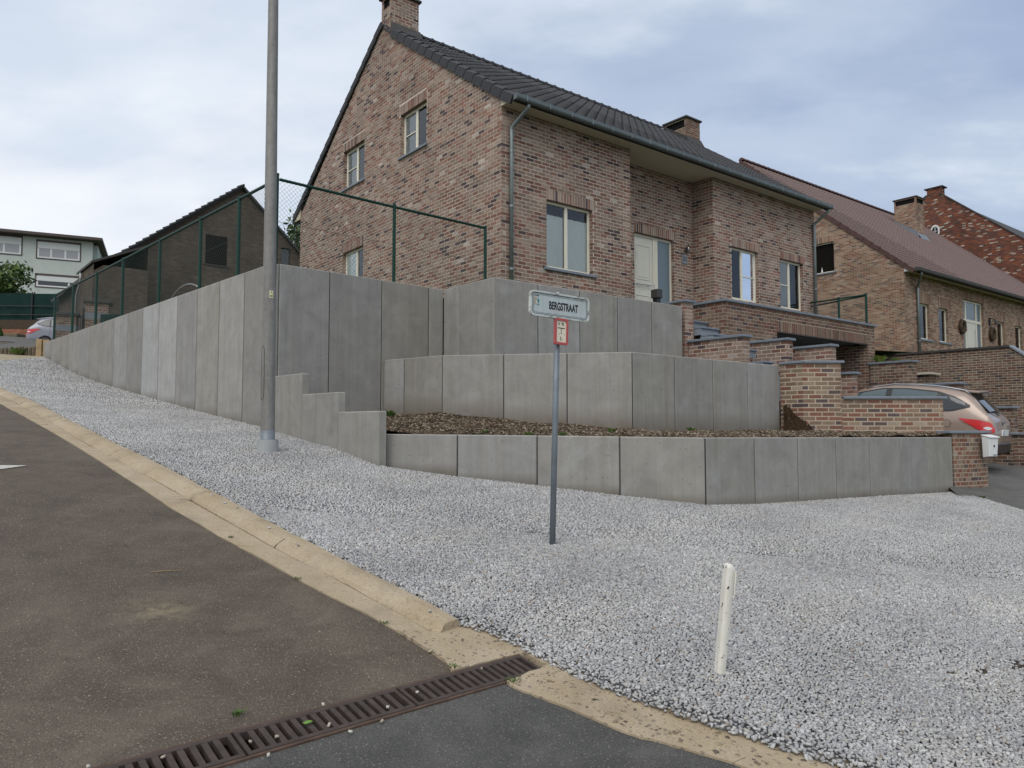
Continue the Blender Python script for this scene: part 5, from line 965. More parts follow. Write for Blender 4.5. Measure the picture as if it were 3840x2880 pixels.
def cyl_patch(a0, a1, z0, z1, rr, mat, name, parent):
    m = MB(); n = 8; f = lambda a, z: (LP[0]+(z-lz0)*lx+rr*math.cos(a), LP[1]+rr*math.sin(a), z); m.add([f(a0+(a1-a0)*i/n, z) for z in (z0, z1) for i in range(n+1)], [(i, i+1, n+2+i, n+1+i) for i in range(n)]); return m.build(name, mat, parent, smooth=True)
cyl_patch(R(-72), R(-38), stz-.045, stz+.045, .0805, 'sticker', 'label_plate', st)
f = lambda a, z: (LP[0]+(z-lz0)*lx+.0815*math.cos(R(a)), LP[1]+.0815*math.sin(R(a)), z); m = MB(); m.add([f(-68, stz+.005), f(-42, stz+.005), f(-55, stz+.038)], [(0, 1, 2)]); m.build('triangle_mark', 'print_black', st)
tx = text_mesh('05', .036, 'print_black', 'numeral', st, (LP[0]+(stz-lz0)*lx+.0822*math.cos(R(-55))-LP[0], .0822*math.sin(R(-55)), stz-.022-lz0), (R(90), 0, R(35)))
# street name sign
SP = (.339, 6.295); sz = g(*SP); lean = .026; sgn = thing('street_sign', 'street name sign BERGSTRAAT on a leaning grey pole in the gravel', 'street sign', (*SP, sz)); SF = (SP[0]+lean*2.0, SP[1])
m = MB(); m.tube([(SP[0]+lean*(z-sz), SP[1], z) for z in (sz-.25, sz+1, sz+2.10)], .0255, 16); m.build('pole', 'pole_grey', sgn, smooth=True)
m = MB(); m.tube([(SP[0]+lean*2.10, SP[1], sz+2.09), (SP[0]+lean*2.12, SP[1], sz+2.12)], [.028, .02], 12); m.build('pole_cap', 'galvanised', sgn)
pl_ = link('name_plate', None, sgn); pl_.location = (SP[0]+lean*2.0-SP[0]+.018, -.034, 1.026-sz); pl_.rotation_euler = (0, R(0.6), R(38)); pl_['_o'] = [0, 0, 0]
def rr_outline(w_, h_, r_, n=7):
    o = []
    for cx, cy, a0 in ((w_-r_, h_-r_, 0), (-w_+r_, h_-r_, 90), (-w_+r_, -h_+r_, 180), (w_-r_, -h_+r_, 270)):
        for k in range(n+1): a = R(a0+90*k/n); o.append((cx+r_*math.cos(a), cy+r_*math.sin(a)))
    return o
PW, PH = .325, .101
fx = lambda p, h: (p[0], -h, p[1])
m = MB(); m.prism(rr_outline(PW, PH, .035), -.012, .006, fx); m.build('plate', 'sign_white', pl_)
def ring(w1, h1, r1, w2, h2, r2, d0_, d1_, mat, name):
    a = rr_outline(w1, h1, r1); c = rr_outline(w2, h2, r2); n = len(a); m = MB(); m.add([fx(p, d0_) for p in a]+[fx(p, d1_) for p in a]+[fx(p, d1_) for p in c]+[fx(p, d0_) for p in c], [(q*n+i, q*n+(i+1) % n, ((q+1) % 4)*n+(i+1) % n, ((q+1) % 4)*n+i) for q in range(4) for i in range(n)]); return m.build(name, mat, pl_)
ring(PW+.006, PH+.006, .04, PW-.008, PH-.008, .03, -.018, .014, 'sign_rim', 'raised_rim'); ring(PW-.014, PH-.014, .028, PW-.0175, PH-.0175, .025, .006, .0072, 'print_black', 'border_line'); ring(PW-.0255, PH-.0255, .02, PW-.0275, PH-.0275, .018, .006, .0072, 'print_black', 'border_line')
tq = (R(90), 0, 0); text_mesh('BERGSTRAAT', .092, 'print_black', 'street_name', pl_, (.035, -.0076, -.005), tq, .60, .0006, bold=.0022)
m = MB(); m.box(.122, .292, -.0078, -.0062, .070, .096); m.build('district_patch', 'sign_white', pl_); text_mesh('OPOETEREN', .030, 'print_black', 'district_name', pl_, (.207, -.0086, .083), tq, .86, .0004)
m = MB(); m.quad((-.292, -.0072, -.012), (-.262, -.0072, -.012), (-.262, -.0072, .05), (-.292, -.0072, .05)); m.build('emblem_tan', 'print_tan', pl_); m = MB(); k = 16; m.add([(-.247+.0095*math.cos(2*math.pi*i/k), -.0074, .024+.017*math.sin(2*math.pi*i/k)) for i in range(k)], [tuple(range(k))]); m.box(-.249, -.245, -.0076, -.0070, -.008, .01); m.box(-.260, -.234, -.0076, -.0070, -.014, -.008); m.build('emblem_tree', 'print_teal', pl_)
m = MB(); m.quad((-.272, -.0073, -.004), (-.267, -.0073, -.004), (-.267, -.0073, .028), (-.274, -.0073, .022)); m.build('emblem_light', 'white_enamel', pl_); text_mesh('MAASEIK', .0135, 'print_black', 'town_name', pl_, (-.262, -.0076, .064), tq, .9, .0003)
# hydrant plate on the same pole
hp2 = link('hydrant_plate', None, sgn); hp2.location = (lean*1.78+.03, -.032, .812-sz); hp2.rotation_euler = (0, R(1.5), R(38)); hp2['_o'] = [0, 0, 0]
m = MB(); m.prism(rr_outline(.067, .105, .008), -.006, .004, fx); m.build('plate', 'sign_cream', hp2)
def ring2(w1, h1, r1, w2, h2, r2, d0_, d1_, mat, name):
    a = rr_outline(w1, h1, r1); c = rr_outline(w2, h2, r2); n = len(a); m = MB(); m.add([fx(p, d0_) for p in a]+[fx(p, d1_) for p in a]+[fx(p, d1_) for p in c]+[fx(p, d0_) for p in c], [(q*n+i, q*n+(i+1) % n, ((q+1) % 4)*n+(i+1) % n, ((q+1) % 4)*n+i) for q in range(4) for i in range(n)]); return m.build(name, mat, hp2)
ring2(.074, .112, .012, .056, .092, .006, -.010, .012, 'sign_red', 'red_frame')
text_mesh('H  90', .040, 'print_black', 'code', hp2, (-.004, -.0048, .062), tq, .72, .0004, bold=.0004); text_mesh('3', .046, 'print_black', 'distance', hp2, (-.008, -.0048, -.062), tq, .7, .0004, bold=.0004); text_mesh('2', .03, 'print_black', 'distance', hp2, (.008, -.0048, -.068), tq, .7, .0004)
m = MB(); m.box(-.04, .04, -.0052, -.0042, .026, .033); m.box(-.003, .003, -.0052, -.0042, -.022, .026); m.build('tee_mark', 'print_black', hp2); m = MB(); m.box(-.022, -.018, -.0052, -.0042, -.026, -.018); m.build('tick_mark', 'print_black', hp2); m = MB(); m.box(.034, .038, -.0052, -.0042, -.026, -.018); m.build('tick_mark', 'print_black', hp2)
# white wooden-looking marker post, chipped, with a sloped head
WP = (1.10, 4.0); wz = g(*WP); wp = thing('marker_post', 'chipped white concrete marker post leaning in the pale gravel', 'post', (*WP, wz)); wp.rotation_euler = (R(-1.0), R(7.6), R(14)); wp['_o'] = [0, 0, 0]
m = MB(); sx, sy = .029, .030; rows = [(-.12, .95), (.0, .97), (.28, 1.0), (.50, 1.04), (.54, 1.06), (.562, .86)]
vs = []
for z, k in rows:
    for dx, dy in ((-1, -1), (.25, -1), (1, -.35), (1, 1), (-1, 1)): vs.append((dx*sx*k, dy*sy*k, z+(.018 if z > .53 and dx < 0 else 0)))
n = 5; m.add(vs, [(r_*n+i, r_*n+(i+1) % n, (r_+1)*n+(i+1) % n, (r_+1)*n+i) for r_ in range(len(rows)-1) for i in range(n)]+[tuple(range(n))[::-1], tuple(range((len(rows)-1)*n, len(rows)*n))]); m.build('shaft', 'post_white', wp, bevel=.011)
for ang, z0, z1 in ((0, .40, .54), (1, .44, .52)):
    m = MB(); x = sx*1.0; m.tube([(x*.70+ang*.012, -sy*.93+ang*.012, z1), (x*.78+ang*.012, -sy*.90+ang*.012, (z0+z1)/2), (x*.86+ang*.01, -sy*.86+ang*.012, z0)], [.006, .005, .003], 5); m.build('peeling_strip', 'post_white', wp)
m = MB(); m.tube([(sx*.35, -sy*1.03, .402), (sx*1.02, -sy*.62, .410)], .003, 5); m.build('wire_bit', 'white_enamel', wp)
# ================================================================ neighbouring house with red-brown roof (NF frame)
nh = thing('brick_house', 'tan brick house with red brown tiled roof right of the main house', 'house', (0, 0, 2.3), NF)
mn = Masonry(nh, NF, 'tan', .0635, .22, .1, .013, 300); mn.zref = .6; z0 = .6; ZSn = 6.05; SN = .846; VN = 7.25; NL = 21.0; NDp = 14.5; znr = lambda v: 6.30+SN*v
NW = [(1.15, 2.08, 3.50, 4.95), (2.92, 3.80, 3.50, 4.93), (5.33, 7.50, 2.45, 5.55), (9.0, 9.86, 3.55, 4.90), (11.18, 12.05, 3.55, 4.88), (15.0, 15.9, 3.55, 4.88)]
mn.face((0, 0), UX, (0, -1), NL, z0, ZSn, NW, [(h[0], h[1]+.28, h[3], h[3]+.46) for h in NW[:2]+NW[3:]]+[(5.33, 7.6, 5.55, 5.98)], phase=0)
for h in NW: mn.reveal((0, 0), UX, (0, -1), h)
NG1 = (NDp-3.75, NDp-2.83, 6.52, 7.82)
mn.face((0, NDp), VX, (-1, 0), NDp, z0, znr(VN)-.01, [NG1], [(NG1[0]-.1, NG1[1], 7.82, 8.08)], [(SN, 1.0, 6.30+SN*NDp), (-SN, 1.0, 6.30)], phase=0); mn.reveal((0, NDp), VX, (-1, 0), NG1)
mn.finish('mortar_ochre', lambda p: sum(c*c for c in p)+(1e6 if p[2] < 2.6 else 0))
PN = PF((0, 0)); PNG = lambda a, z, d: (-d, NDp-a, z)
for i, h in enumerate(NW):
    if i == 2: continue
    w = window(nh, PN, *h, sill=(h[0]-.05, h[1]+.25, h[2]+.01, .07, .05), fw=.06); m = MB(); xm = h[0]+(h[1]-h[0])*.55; m.quad(PN(h[0]+.06, h[2]+.08, -.2), PN(xm, h[2]+.08, -.2), PN(xm, h[3]-.06, -.2), PN(h[0]+.06, h[3]-.06, -.2)); m.build('curtain', 'curtain_grey', w)
w = window(nh, PNG, *NG1, glass='iron_and_shade_dark', sill=(NG1[0]-.05, NG1[1]+.1, NG1[2]+.01, .06, .05), fw=.05); m = MB(); m.tube([PNG(NG1[0]+.30, 6.6, -.16), PNG(NG1[0]+.30, 6.85, -.16)], [.05, .03], 8); m.build('vase', 'white_enamel', w); m = MB(); m.quad(PNG(NG1[0]+.05, 6.6, -.2), PNG(NG1[0]+.16, 6.6, -.2), PNG(NG1[0]+.09, 7.76, -.2), PNG(NG1[0]+.05, 7.76, -.2)); m.build('curtain', 'curtain_white', w)  # open window: near-black pane paints in the shade of the room behind
h = NW[2]; nd = link('door', None, nh); nd['_o'] = list(nh['_o']); m = MB()
for x0, x1, za, zb in ((h[0], h[0]+.07, h[2], h[3]), (h[1]-.07, h[1], h[2], h[3]), (h[0]+.07, h[1]-.07, h[3]-.07, h[3]), (h[0]+.07, h[1]-.07, 4.60, 4.72), (5.78, 5.88, h[2], 4.60), (6.88, 6.98, h[2], 4.60), (5.78, 5.88, 4.72, h[3]-.07), (6.88, 6.98, 4.72, h[3]-.07)): pbox(m, PN, x0, x1, za, zb, -.16, -.10)
m.build('door_frame', 'cream_pvc', nd); m = MB(); pbox(m, PN, 5.89, 6.87, 2.46, 4.595, -.15, -.12); m.build('door_leaf', 'door_cream', nd, bevel=.004); m = MB(); pbox(m, PN, 5.99, 6.77, 3.5, 4.45, -.12, -.11); m.build('door_panel', 'door_cream', nd, bevel=.004); m = MB(); m.tube([PN(6.70, 2.8, -.05), PN(6.70, 4.35, -.05)], .014, 6); m.tube([PN(6.70, 4.2, -.05), PN(6.70, 4.2, -.12)], .01, 6); m.build('handle_bar', 'steel', nd)
for x0, x1, za, zb in ((5.40, 5.78, 2.46, 4.6), (6.98, 7.43, 2.46, 4.6), (5.40, 5.78, 4.72, 5.48), (5.88, 6.88, 4.72, 5.48), (6.98, 7.43, 4.72, 5.48)): m = MB(); m.quad(PN(x0, za, -.13), PN(x1, za, -.13), PN(x1, zb, -.13), PN(x0, zb, -.13)); m.build('pane', 'glass_frosted', nd)
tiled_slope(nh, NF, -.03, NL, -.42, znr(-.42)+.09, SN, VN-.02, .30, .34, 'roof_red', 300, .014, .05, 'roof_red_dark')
verge(nh, -.42, znr(-.42)+.10, VN, znr(VN)+.10, 24, -.06, 'roof_red_dark', dpt=.16, hump=False)
bp = MB(); zt2 = znr(VN)+.11; bp.add([(-.06, VN, zt2), (NL, VN, zt2), (NL, NDp+.4, znr(-.4)), (-.06, NDp+.4, znr(-.4)), (-.06, VN, zt2-.12), (NL, VN, zt2-.12), (NL, NDp+.4, znr(-.4)-.12), (-.06, NDp+.4, znr(-.4)-.12)], [(0, 1, 2, 3), (7, 6, 5, 4), (0, 4, 5, 1), (1, 5, 6, 2), (2, 6, 7, 3), (3, 7, 4, 0)]); bp.build('rear_roof', 'roof_red_dark', nh)
for i in range(50):
    u = -.05+NL*i/50; m = MB(); k = 6; rg = [(math.cos(math.pi*j/k)*.13, math.sin(math.pi*j/k)*.12-.02) for j in range(k+1)]; m.add([(u, VN+a*1.08, zt2+.02+b_*1.15) for a, b_ in rg]+[(u+NL/50+.02, VN+a, zt2+.015+b_) for a, b_ in rg], [(j, j+1, k+2+j, k+1+j) for j in range(k)]+[tuple(range(k+1))[::-1]]); m.build('ridge_tile', 'roof_red_dark', nh)
so = MB(); so.box(0, NL, -.42, -.002, ZSn, ZSn+.03); so.build('soffit', 'soffit_cream', nh); t = MB(); pl = [(-.42, ZSn-.01), (-.001, ZSn-.01), (-.001, znr(0)-.05), (-.42, ZSn+.06)]; t.add([(-.012, *p) for p in pl]+[(.012, *p) for p in pl], [(0, 1, 2, 3), (7, 6, 5, 4), (0, 4, 5, 1), (1, 5, 6, 2), (2, 6, 7, 3), (3, 7, 4, 0)]); t.build('eave_end_board', 'white_pvc', nh)
gutter(nh, -.08, NL, -.43, ZSn-.06, 'slate_dark', 38, .15, .14); downpipe(nh, elbow(.35, -.48, ZSn-.06, .95, -.07, ZSn-.5, 2.3), .05, 'zinc', [(.95, -.07, z) for z in (4.9, 3.4)])
chimney(nh, NF, 11.3, 12.25, 4.4, 5.55, 9.6, 12.28, 'tan', 'mortar_ochre', True, openF=True)
fl = MB(); fl.add([(11.26, 4.36, znr(4.4)+.38), (11.26, 5.56, znr(5.5)+.24), (11.26, 5.56, znr(5.5)-.02), (11.26, 4.25, znr(4.25)+.1)], [(0, 1, 2, 3)]); fl.add([(11.26, 4.36, znr(4.4)+.30), (12.3, 4.36, znr(4.4)+.30), (12.3, 4.15, znr(4.15)+.15), (11.26, 4.15, znr(4.15)+.15)], [(0, 1, 2, 3)]); fl.build('lead_flashing', 'bluestone', nh)
# wreaths and lamp on its front
for a, zc, lb_ in ((5.02, 4.30, 'dark twig wreath left of the neighbouring front door'), (8.22, 4.22, 'dark twig wreath right of the neighbouring front door')):
    wr = thing('door_wreath', lb_, 'wreath', (a, -.05, zc-.28), NF); m = MB(); n = 26; m.tube([(a+.20*math.cos(2*math.pi*i/n), -.08, zc+.24*math.sin(2*math.pi*i/n)) for i in range(n+1)], [.085+.012*math.sin(i*5) for i in range(n+1)], 7, cap=False); m.build('twig_ring', 'bark', wr)
    m = MB(); m.tube([(a, -.02, zc+.24), (a, -.02, zc+.40)], .008, 4); m.build('hanger', 'bark', wr)
lt_ = thing('wall_lamp', 'curled iron wall lamp beside the neighbouring front door', 'lamp', (8.12, -.02, 4.6), NF); m = MB(); m.box(8.0, 8.12, -.06, -.002, 4.62, 4.95); m.build('bracket_plate', 'black_plastic', lt_); m = MB(); m.tube([(8.06+.0*i, -.06-.30*math.sin(i/9*math.pi*.9), 4.8+.13*math.cos(i/9*math.pi*1.6)) for i in range(10)], .02, 6); m.build('scroll_arm', 'black_plastic', lt_); m = MB(); m.tube([(8.06, -.30, 4.62), (8.06, -.30, 4.74), (8.06, -.30, 4.80)], [.10, .07, .02], 10); m.build('lamp_shade', 'slate_dark', lt_)
# long brick wall with sloping coping, and pale capped piers on the neighbouring drive
BWU = 15.1; bw = thing('garden_wall', 'long dark brick retaining wall with sloping bluestone coping behind the car', 'wall', (BWU, -2, -1.8), HF); mm2 = Masonry(bw, HF, 'dim', .070, .22, .1, .015, 300)
mm2.face((BWU, 1.5), VX, (-1, 0), 11.0, -1.8, 2.24, clip=[(.80, 1.0, 2.24+.80*5.25)], phase=0); mm2.finish('mortar_tan', lambda p: sum(c*c for c in p)+(1e6 if p[2] < -.5 else 0))
m = MB(); 
for (va, za, vb, zb) in ((1.5, 2.31, -3.75, 2.31), (-3.752, 2.31, -7.4, -.60)):
    m = MB(); m.add([(BWU-.05, va, za-.06), (BWU-.05, vb, zb-.06), (BWU-.05, vb, zb), (BWU-.05, va, za), (BWU+.30, va, za-.06), (BWU+.30, vb, zb-.06), (BWU+.30, vb, zb), (BWU+.30, va, za)], [(0, 1, 2, 3), (7, 6, 5, 4), (0, 4, 5, 1), (1, 5, 6, 2), (2, 6, 7, 3), (3, 7, 4, 0)]); m.build('coping', 'bluestone_pale' if vb < -4 else 'slate_dark', bw)
bk = MB(); bk.box(BWU+.02, BWU+.30, -9.5, 1.5, -1.8, 2.24); 
for (u0, v0, v1, zt, lb_) in ((14.2, -1.95, -1.2, 1.60, 'pale capped brick pier against the long dark wall'), (14.2, -5.5, -4.6, .30, 'low pale capped brick pier at the right edge')): rect_wall(lb_, HF, u0, u0+.5, v0, v1, -1.8, zt, 'dim', 'mortar_tan', faces='FL', mat='cream_slab', npt=60, ov=.10, capth=.06)
# ================================================================ dark red brick house at far right
RF = Frame(26.1, 45.0, 37.5); rh = thing('brick_house', 'dark red brick house with pale flecked bricks and oval window at far right', 'house', (0, 0, 3.0), RF); rm = Masonry(rh, RF, 'red', .07, .22, .1, .010, 300)
# gable runs along v; a = 6 - v in the face; slopes measured from the photo
gt = lambda v: 14.36-.86*abs(v) if v < 0 else 14.36-.62*max(0, v-.45)
rm.face((0, 8.0), VX, (-1, 0), 18.0, 3.2, 14.4, (), (), [(.863, 1.0, 14.36+.863*8.27), (-.62, 1.0, 14.36-.62*7.5)], phase=0); rm.face((0, -10), UX, (0, -1), 16, 3.2, 6.0, vis=False)
for (v0, v1, za, zb) in ((-.36, .47, 14.2, 14.74),): rm.face((-.01, v1), VX, (-1, 0), v1-v0, za, zb); rm.face((-.01, v0), UX, (0, -1), .5, za, zb); rm.face((.49, v0), (0, 1), (1, 0), v1-v0, za, zb, vis=False)
rm.finish('mortar_dark', lambda p: sum(c*c for c in p)+(1e6 if p[2] < 9.5 or p[0]/p[1] > .72 else 0))
m = MB(); m.box(-.12, .6, -.48, .60, 14.74, 14.80); m.build('chimney_cap', 'slate_dark', rh)
m = MB(); 
for (va, vb, k) in ((-.30, -10.5, -.863), (.5, 8.4, -.62)):
    m = MB(); za = 14.40 if k < -.7 else 14.42; zb = za-abs(k)*abs(vb-va); m.add([(-.06, va, za), (.32, va, za), (.32, vb, zb), (-.06, vb, zb), (-.06, va, za-.07), (.32, va, za-.07), (.32, vb, zb-.07), (-.06, vb, zb-.07)], [(0, 1, 2, 3), (7, 6, 5, 4), (0, 4, 5, 1), (1, 5, 6, 2), (2, 6, 7, 3), (3, 7, 4, 0)]); m.build('parapet_coping', 'slate_dark', rh)
m = MB(); z1 = 12.98; m.add([(.3, -1.9, z1), (24, -1.9, z1), (24, -10.5, z1-7.4), (.3, -10.5, z1-7.4)], [(0, 1, 2, 3)]); m.add([(.3, -1.9, z1), (24, -1.9, z1), (24, 3.5, z1+.5), (.3, 3.5, z1+.5)], [(3, 2, 1, 0)]); m.build('roof', 'slate_dark', rh)
chimney(rh, RF, 8.6, 10.8, -3.0, -2.3, 11.0, 12.9, 'red', 'mortar_dark', False)
ow = link('oval_window', None, rh); ow['_o'] = list(rh['_o']); n = 28; el = lambda k, rv, rz: (-.03, .06+rv*math.cos(2*math.pi*k/n), 12.05+rz*math.sin(2*math.pi*k/n))
m = MB(); a = [el(k, .27, .40) for k in range(n)]; c = [el(k, .18, .30) for k in range(n)]; m.add(a+c+[(.05, y, z) for _, y, z in a], [(k, (k+1) % n, n+(k+1) % n, n+k) for k in range(n)]+[(k, 2*n+k, 2*n+(k+1) % n, (k+1) % n) for k in range(n)]); m.build('window_frame', 'white_pvc', ow); m = MB(); m.add([(-.015, y, z) for _, y, z in c], [tuple(range(n))]); m.build('pane', 'glass_dark', ow); m = MB(); m.box(-.035, -.02, .045, .075, 11.76, 12.34); m.box(-.035, -.02, -.12, .24, 12.035, 12.065); m.build('glazing_bar', 'white_pvc', ow)
# ================================================================ left background: dark brick house, pale apartment house
k_ = 1.25; DF = Frame(-11.9*k_, 30*k_, 40); dh = thing('brick_house', 'dark grey brown brick house with black roof behind the green fence', 'house', (0, 0, 3.5), DF); dmz = Masonry(dh, DF, 'dark', .066, .22, .1, .010, 300)
ax, az = .98, 12.60; sL = (12.60-7.30)/(.98+5.75); sR = .94; L0 = -5.75
SHW = (-.80-L0, .31-L0, 8.25, 9.77); SH2 = (3.15-L0, 3.7-L0, 8.4, 9.7)
dmz.face((L0, 0), UX, (0, -1), 12.0, 3.5, az-.02, [SHW, SH2], [], [(-sL, 1.0, 7.18), (sR, 1.0, az-.12+sR*(ax-L0))], phase=0)
for h in (SHW, SH2): dmz.reveal((L0, 0), UX, (0, -1), h, .10)
dmz.face((L0, 9), VX, (-1, 0), 9, 3.5, 7.2, phase=1, vis=False)
# projecting wing at the left with two small windows and a recess
wv = -3.2; WX = (L0-.6, L0+1.55)
sw = [(1.15, 1.75, 3.9, 5.0), (2.05, 2.65, 3.9, 5.0)]
dmz.face((WX[1], 0), (0, -1), (1, 0), -wv, 3.5, 8.0, vis=False)
dmz.face((WX[0], 0), VX, (-1, 0), -wv, 3.5, 6.9, [(.35, .95, 3.9, 5.0), (1.55, 2.15, 3.9, 5.0)], phase=0); dmz.face((WX[0], wv), UX, (0, -1), WX[1]-WX[0], 3.5, 6.9, phase=1, clip=[(-.75, 1.0, 6.6)])
dmz.finish('mortar_dark', lambda p: sum(c*c for c in p)+(1e6 if p[2] < 4.6 else 0))
PDH = PF((L0, 0)); m = MB(); pbox(m, PDH, SHW[0]+.01, SHW[1]-.01, SHW[2]+.01, SHW[3]-.01, -.09, -.05); sh_ = m.build('roller_shutter', 'trim_brown', dh)
for i in range(18): m = MB(); z = SHW[2]+.03+i*(SHW[3]-SHW[2]-.05)/18; pbox(m, PDH, SHW[0]+.03, SHW[1]-.03, z, z+.07, -.052, -.042); m.build('shutter_slat', 'iron_and_shade_dark', sh_)
m = MB(); pbox(m, PDH, SHW[0]-.07, SHW[1]+.07, SHW[2]-.06, SHW[2]+.005, -.08, .05); m.build('sill', 'slate_dark', dh); w = window(dh, PDH, *SH2, fw=.05, mat='slate_dark')
for a0 in (.35, 1.55): m = MB(); P_ = lambda a, z, d: (WX[0]-d, -a, z); pbox(m, P_, a0, a0+.6, 3.9, 5.0, -.12, -.08); m.build('window', 'glass_dark', dh)
m = MB(); e = .35; m.add([(L0-e, -.22, 7.30-e*sL), (ax, -.22, az), (ax, 9.2, az), (L0-e, 9.2, 7.30-e*sL), (L0-e, -.22, 7.16-e*sL), (ax, -.22, az-.14), (ax, 9.2, az-.14), (L0-e, 9.2, 7.16-e*sL)], [(0, 1, 2, 3), (7, 6, 5, 4), (0, 4, 5, 1), (1, 5, 6, 2), (2, 6, 7, 3), (3, 7, 4, 0)]); m.build('roof', 'slate_dark', dh)
m = MB(); bx = 6.6; m.add([(ax, -.22, az), (bx, -.22, az-sR*(bx-ax)), (bx, 9.2, az-sR*(bx-ax)), (ax, 9.2, az), (ax, -.22, az-.14), (bx, -.22, az-.14-sR*(bx-ax)), (bx, 9.2, az-.14-sR*(bx-ax)), (ax, 9.2, az-.14)], [(0, 1, 2, 3), (7, 6, 5, 4), (0, 4, 5, 1), (1, 5, 6, 2), (2, 6, 7, 3), (3, 7, 4, 0)]); m.build('roof', 'slate_dark', dh)
for i in range(24):
    t0 = i/24; x0 = L0-e+(ax-L0+e)*t0; zz = 7.30-e*sL+(az-7.30+e*sL)*t0; m = MB(); m.tube([(x0, -.24, zz+.04), (x0+(ax-L0+e)/24*1.12, -.24, zz+.015+(az-7.30+e*sL)/24)], [.085, .06], 7); m.build('verge_tile', 'roof_black', dh)
m = MB(); m.add([(WX[0]-.08, wv-.06, 7.02), (WX[1]+.1, wv-.06, 8.1), (WX[1]+.1, .0, 8.1), (WX[0]-.08, 0, 7.02), (WX[0]-.08, wv-.06, 6.92), (WX[1]+.1, wv-.06, 8.0), (WX[1]+.1, .0, 8.0), (WX[0]-.08, 0, 6.92)], [(0, 1, 2, 3), (7, 6, 5, 4), (0, 4, 5, 1), (1, 5, 6, 2), (2, 6, 7, 3), (3, 7, 4, 0)]); m.build('wing_roof', 'slate_dark', dh)
downpipe(dh, [(WX[0]-.12, -1.2, 6.8), (WX[0]-.12, -1.25, 6.5), (WX[0]-.12, -.4, 5.9), (WX[0]-.12, -.4, 3.5)], .05, 'galvanised')
kl = 1.38; LF_ = Frame(-30*kl, 48*kl, 25); ap = thing('apartment_house', 'pale green rendered flat roofed house with white half closed shutters', 'house', (-2, 0, 8.0), LF_)
m = MB(); q = lambda x: x*kl
m.box(-9.0, q(2.19), 0, 9, 7.0, q(12.36)); m.box(q(2.19)+.002, q(2.45), .9, 9, 7.0, q(12.30)); m.build('wall', 'render_green', ap)
m = MB(); m.box(-9.6, q(2.80), -.9, 9.6, q(12.37), q(12.56)); m.build('roof', 'trim_brown', ap, bevel=.02); m = MB(); m.box(q(1.75), q(2.35), 1.2, 2.2, q(12.56), q(12.84)); ch_ = m.build('chimney', 'render_green', ap); m = MB(); m.box(q(1.70), q(2.42), 1.1, 2.3, q(12.84), q(12.89)); m.build('chimney_cap', 'slate_dark', ch_)
m = MB(); m.box(q(1.62), q(2.6), -.9, -.02, q(10.18), q(10.34)); m.build('porch_roof', 'slate_dark', ap)
PL = lambda a, z, d: (a, -d, z)
for (a0, a1, z0, z1, zs, mul, rail_) in ((q(-1.0), q(1.53), q(10.95), q(12.2), q(11.66), (q(-.16), q(.64)), 1), (q(-4.4), q(-1.75), q(11.05), q(12.33), q(11.76), (q(-2.75), q(-3.5)), 1), (q(-1.0), q(1.62), q(9.08), q(9.98), q(9.52), (q(.9),), 0), (q(-4.2), q(-1.76), q(9.1), q(10.08), q(9.6), (q(-2.7),), 0)):
    w = link('window', None, ap); w['_o'] = list(ap['_o']); m = MB()
    for x0, x1, za, zb in ((a0, a0+.09, z0, z1), (a1-.09, a1, z0, z1), (a0+.09, a1-.09, z0, z0+.09), (a0, a1, z1-.16, z1+.02)): pbox(m, PL, x0, x1, za, zb, -.02, .05)
    m.build('surround', 'trim_brown', w); m = MB(); pbox(m, PL, a0+.09, a1-.09, zs, z1-.16, -.02, .025); m.build('roller_shutter', 'shutter_white', w); m = MB()
    for x in (a0+.16, *mul, a1-.16): pbox(m, PL, x-.07, x+.07, z0+.09, zs-.05, -.02, .02)
    pbox(m, PL, a0+.23, a1-.23, z0+.09, z0+.21, -.018, .018); m.build('frame', 'white_pvc', w); m = MB(); m.quad(PL(a0+.1, z0+.1, .004), PL(a1-.1, z0+.1, .004), PL(a1-.1, zs, .004), PL(a0+.1, zs, .004)); m.build('pane', 'curtain_grey' if rail_ else 'glass_dark', w)
# gate pillars, dark gate sheet, green net fence on red wall, log edging, grey car behind
for (x, y, w_, d_, zt, lb_) in ((-15.75, 26.1, .62, .55, 4.03, 'left brick gate pillar with grey stone bands behind the fence'), (-14.62, 26.0, .72, .55, 4.44, 'taller right brick gate pillar with grey stone bands')):
    F_ = Frame(x, y, 22); root = thing('gate_pillar', lb_, 'pillar', (0, 0, 2.0), F_); mz = Masonry(root, F_, 'pillar', .0766, .21, .1, .014, 90)
    mz.face((-w_/2, -d_/2), UX, (0, -1), w_, 2.0, zt-.10, phase=0); mz.face((-w_/2, d_/2), VX, (-1, 0), d_, 2.0, zt-.10, phase=1); mz.face((w_/2, -d_/2), (0, 1), (1, 0), d_, 2.0, zt-.1, vis=False); mz.finish('mortar_tan')
    m = MB(); m.box(-w_/2-.07, w_/2+.07, -d_/2-.07, d_/2+.07, zt-.10, zt); m.build('cap_stone', 'slate_dark', root, bevel=.01); m = MB(); m.box(-w_/2-.006, w_/2+.006, -d_/2-.006, d_/2+.006, zt-.66, zt-.44); m.build('stone_band', 'pole_grey', root)
m = MB(); m.box(-15.35, -15.02, 26.3, 26.36, 2.0, 4.25); tag(m.build('gate_sheet', 'black_plastic', bevel=.004), 'black sheet gate between the two brick pillars', 'gate'); m = MB(); m.box(-14.2, -12.0, 25.4, 25.45, 2.2, 3.9); tag(m.build('shade_net', 'net_green', bevel=.004), 'dark green shade cloth right of the brick gate pillars', 'shade cloth')
nf_ = thing('net_fence', 'dark green net covered fence on a red brick garden wall', 'fence', (-31, 46, 5.0)); y0 = 46.0
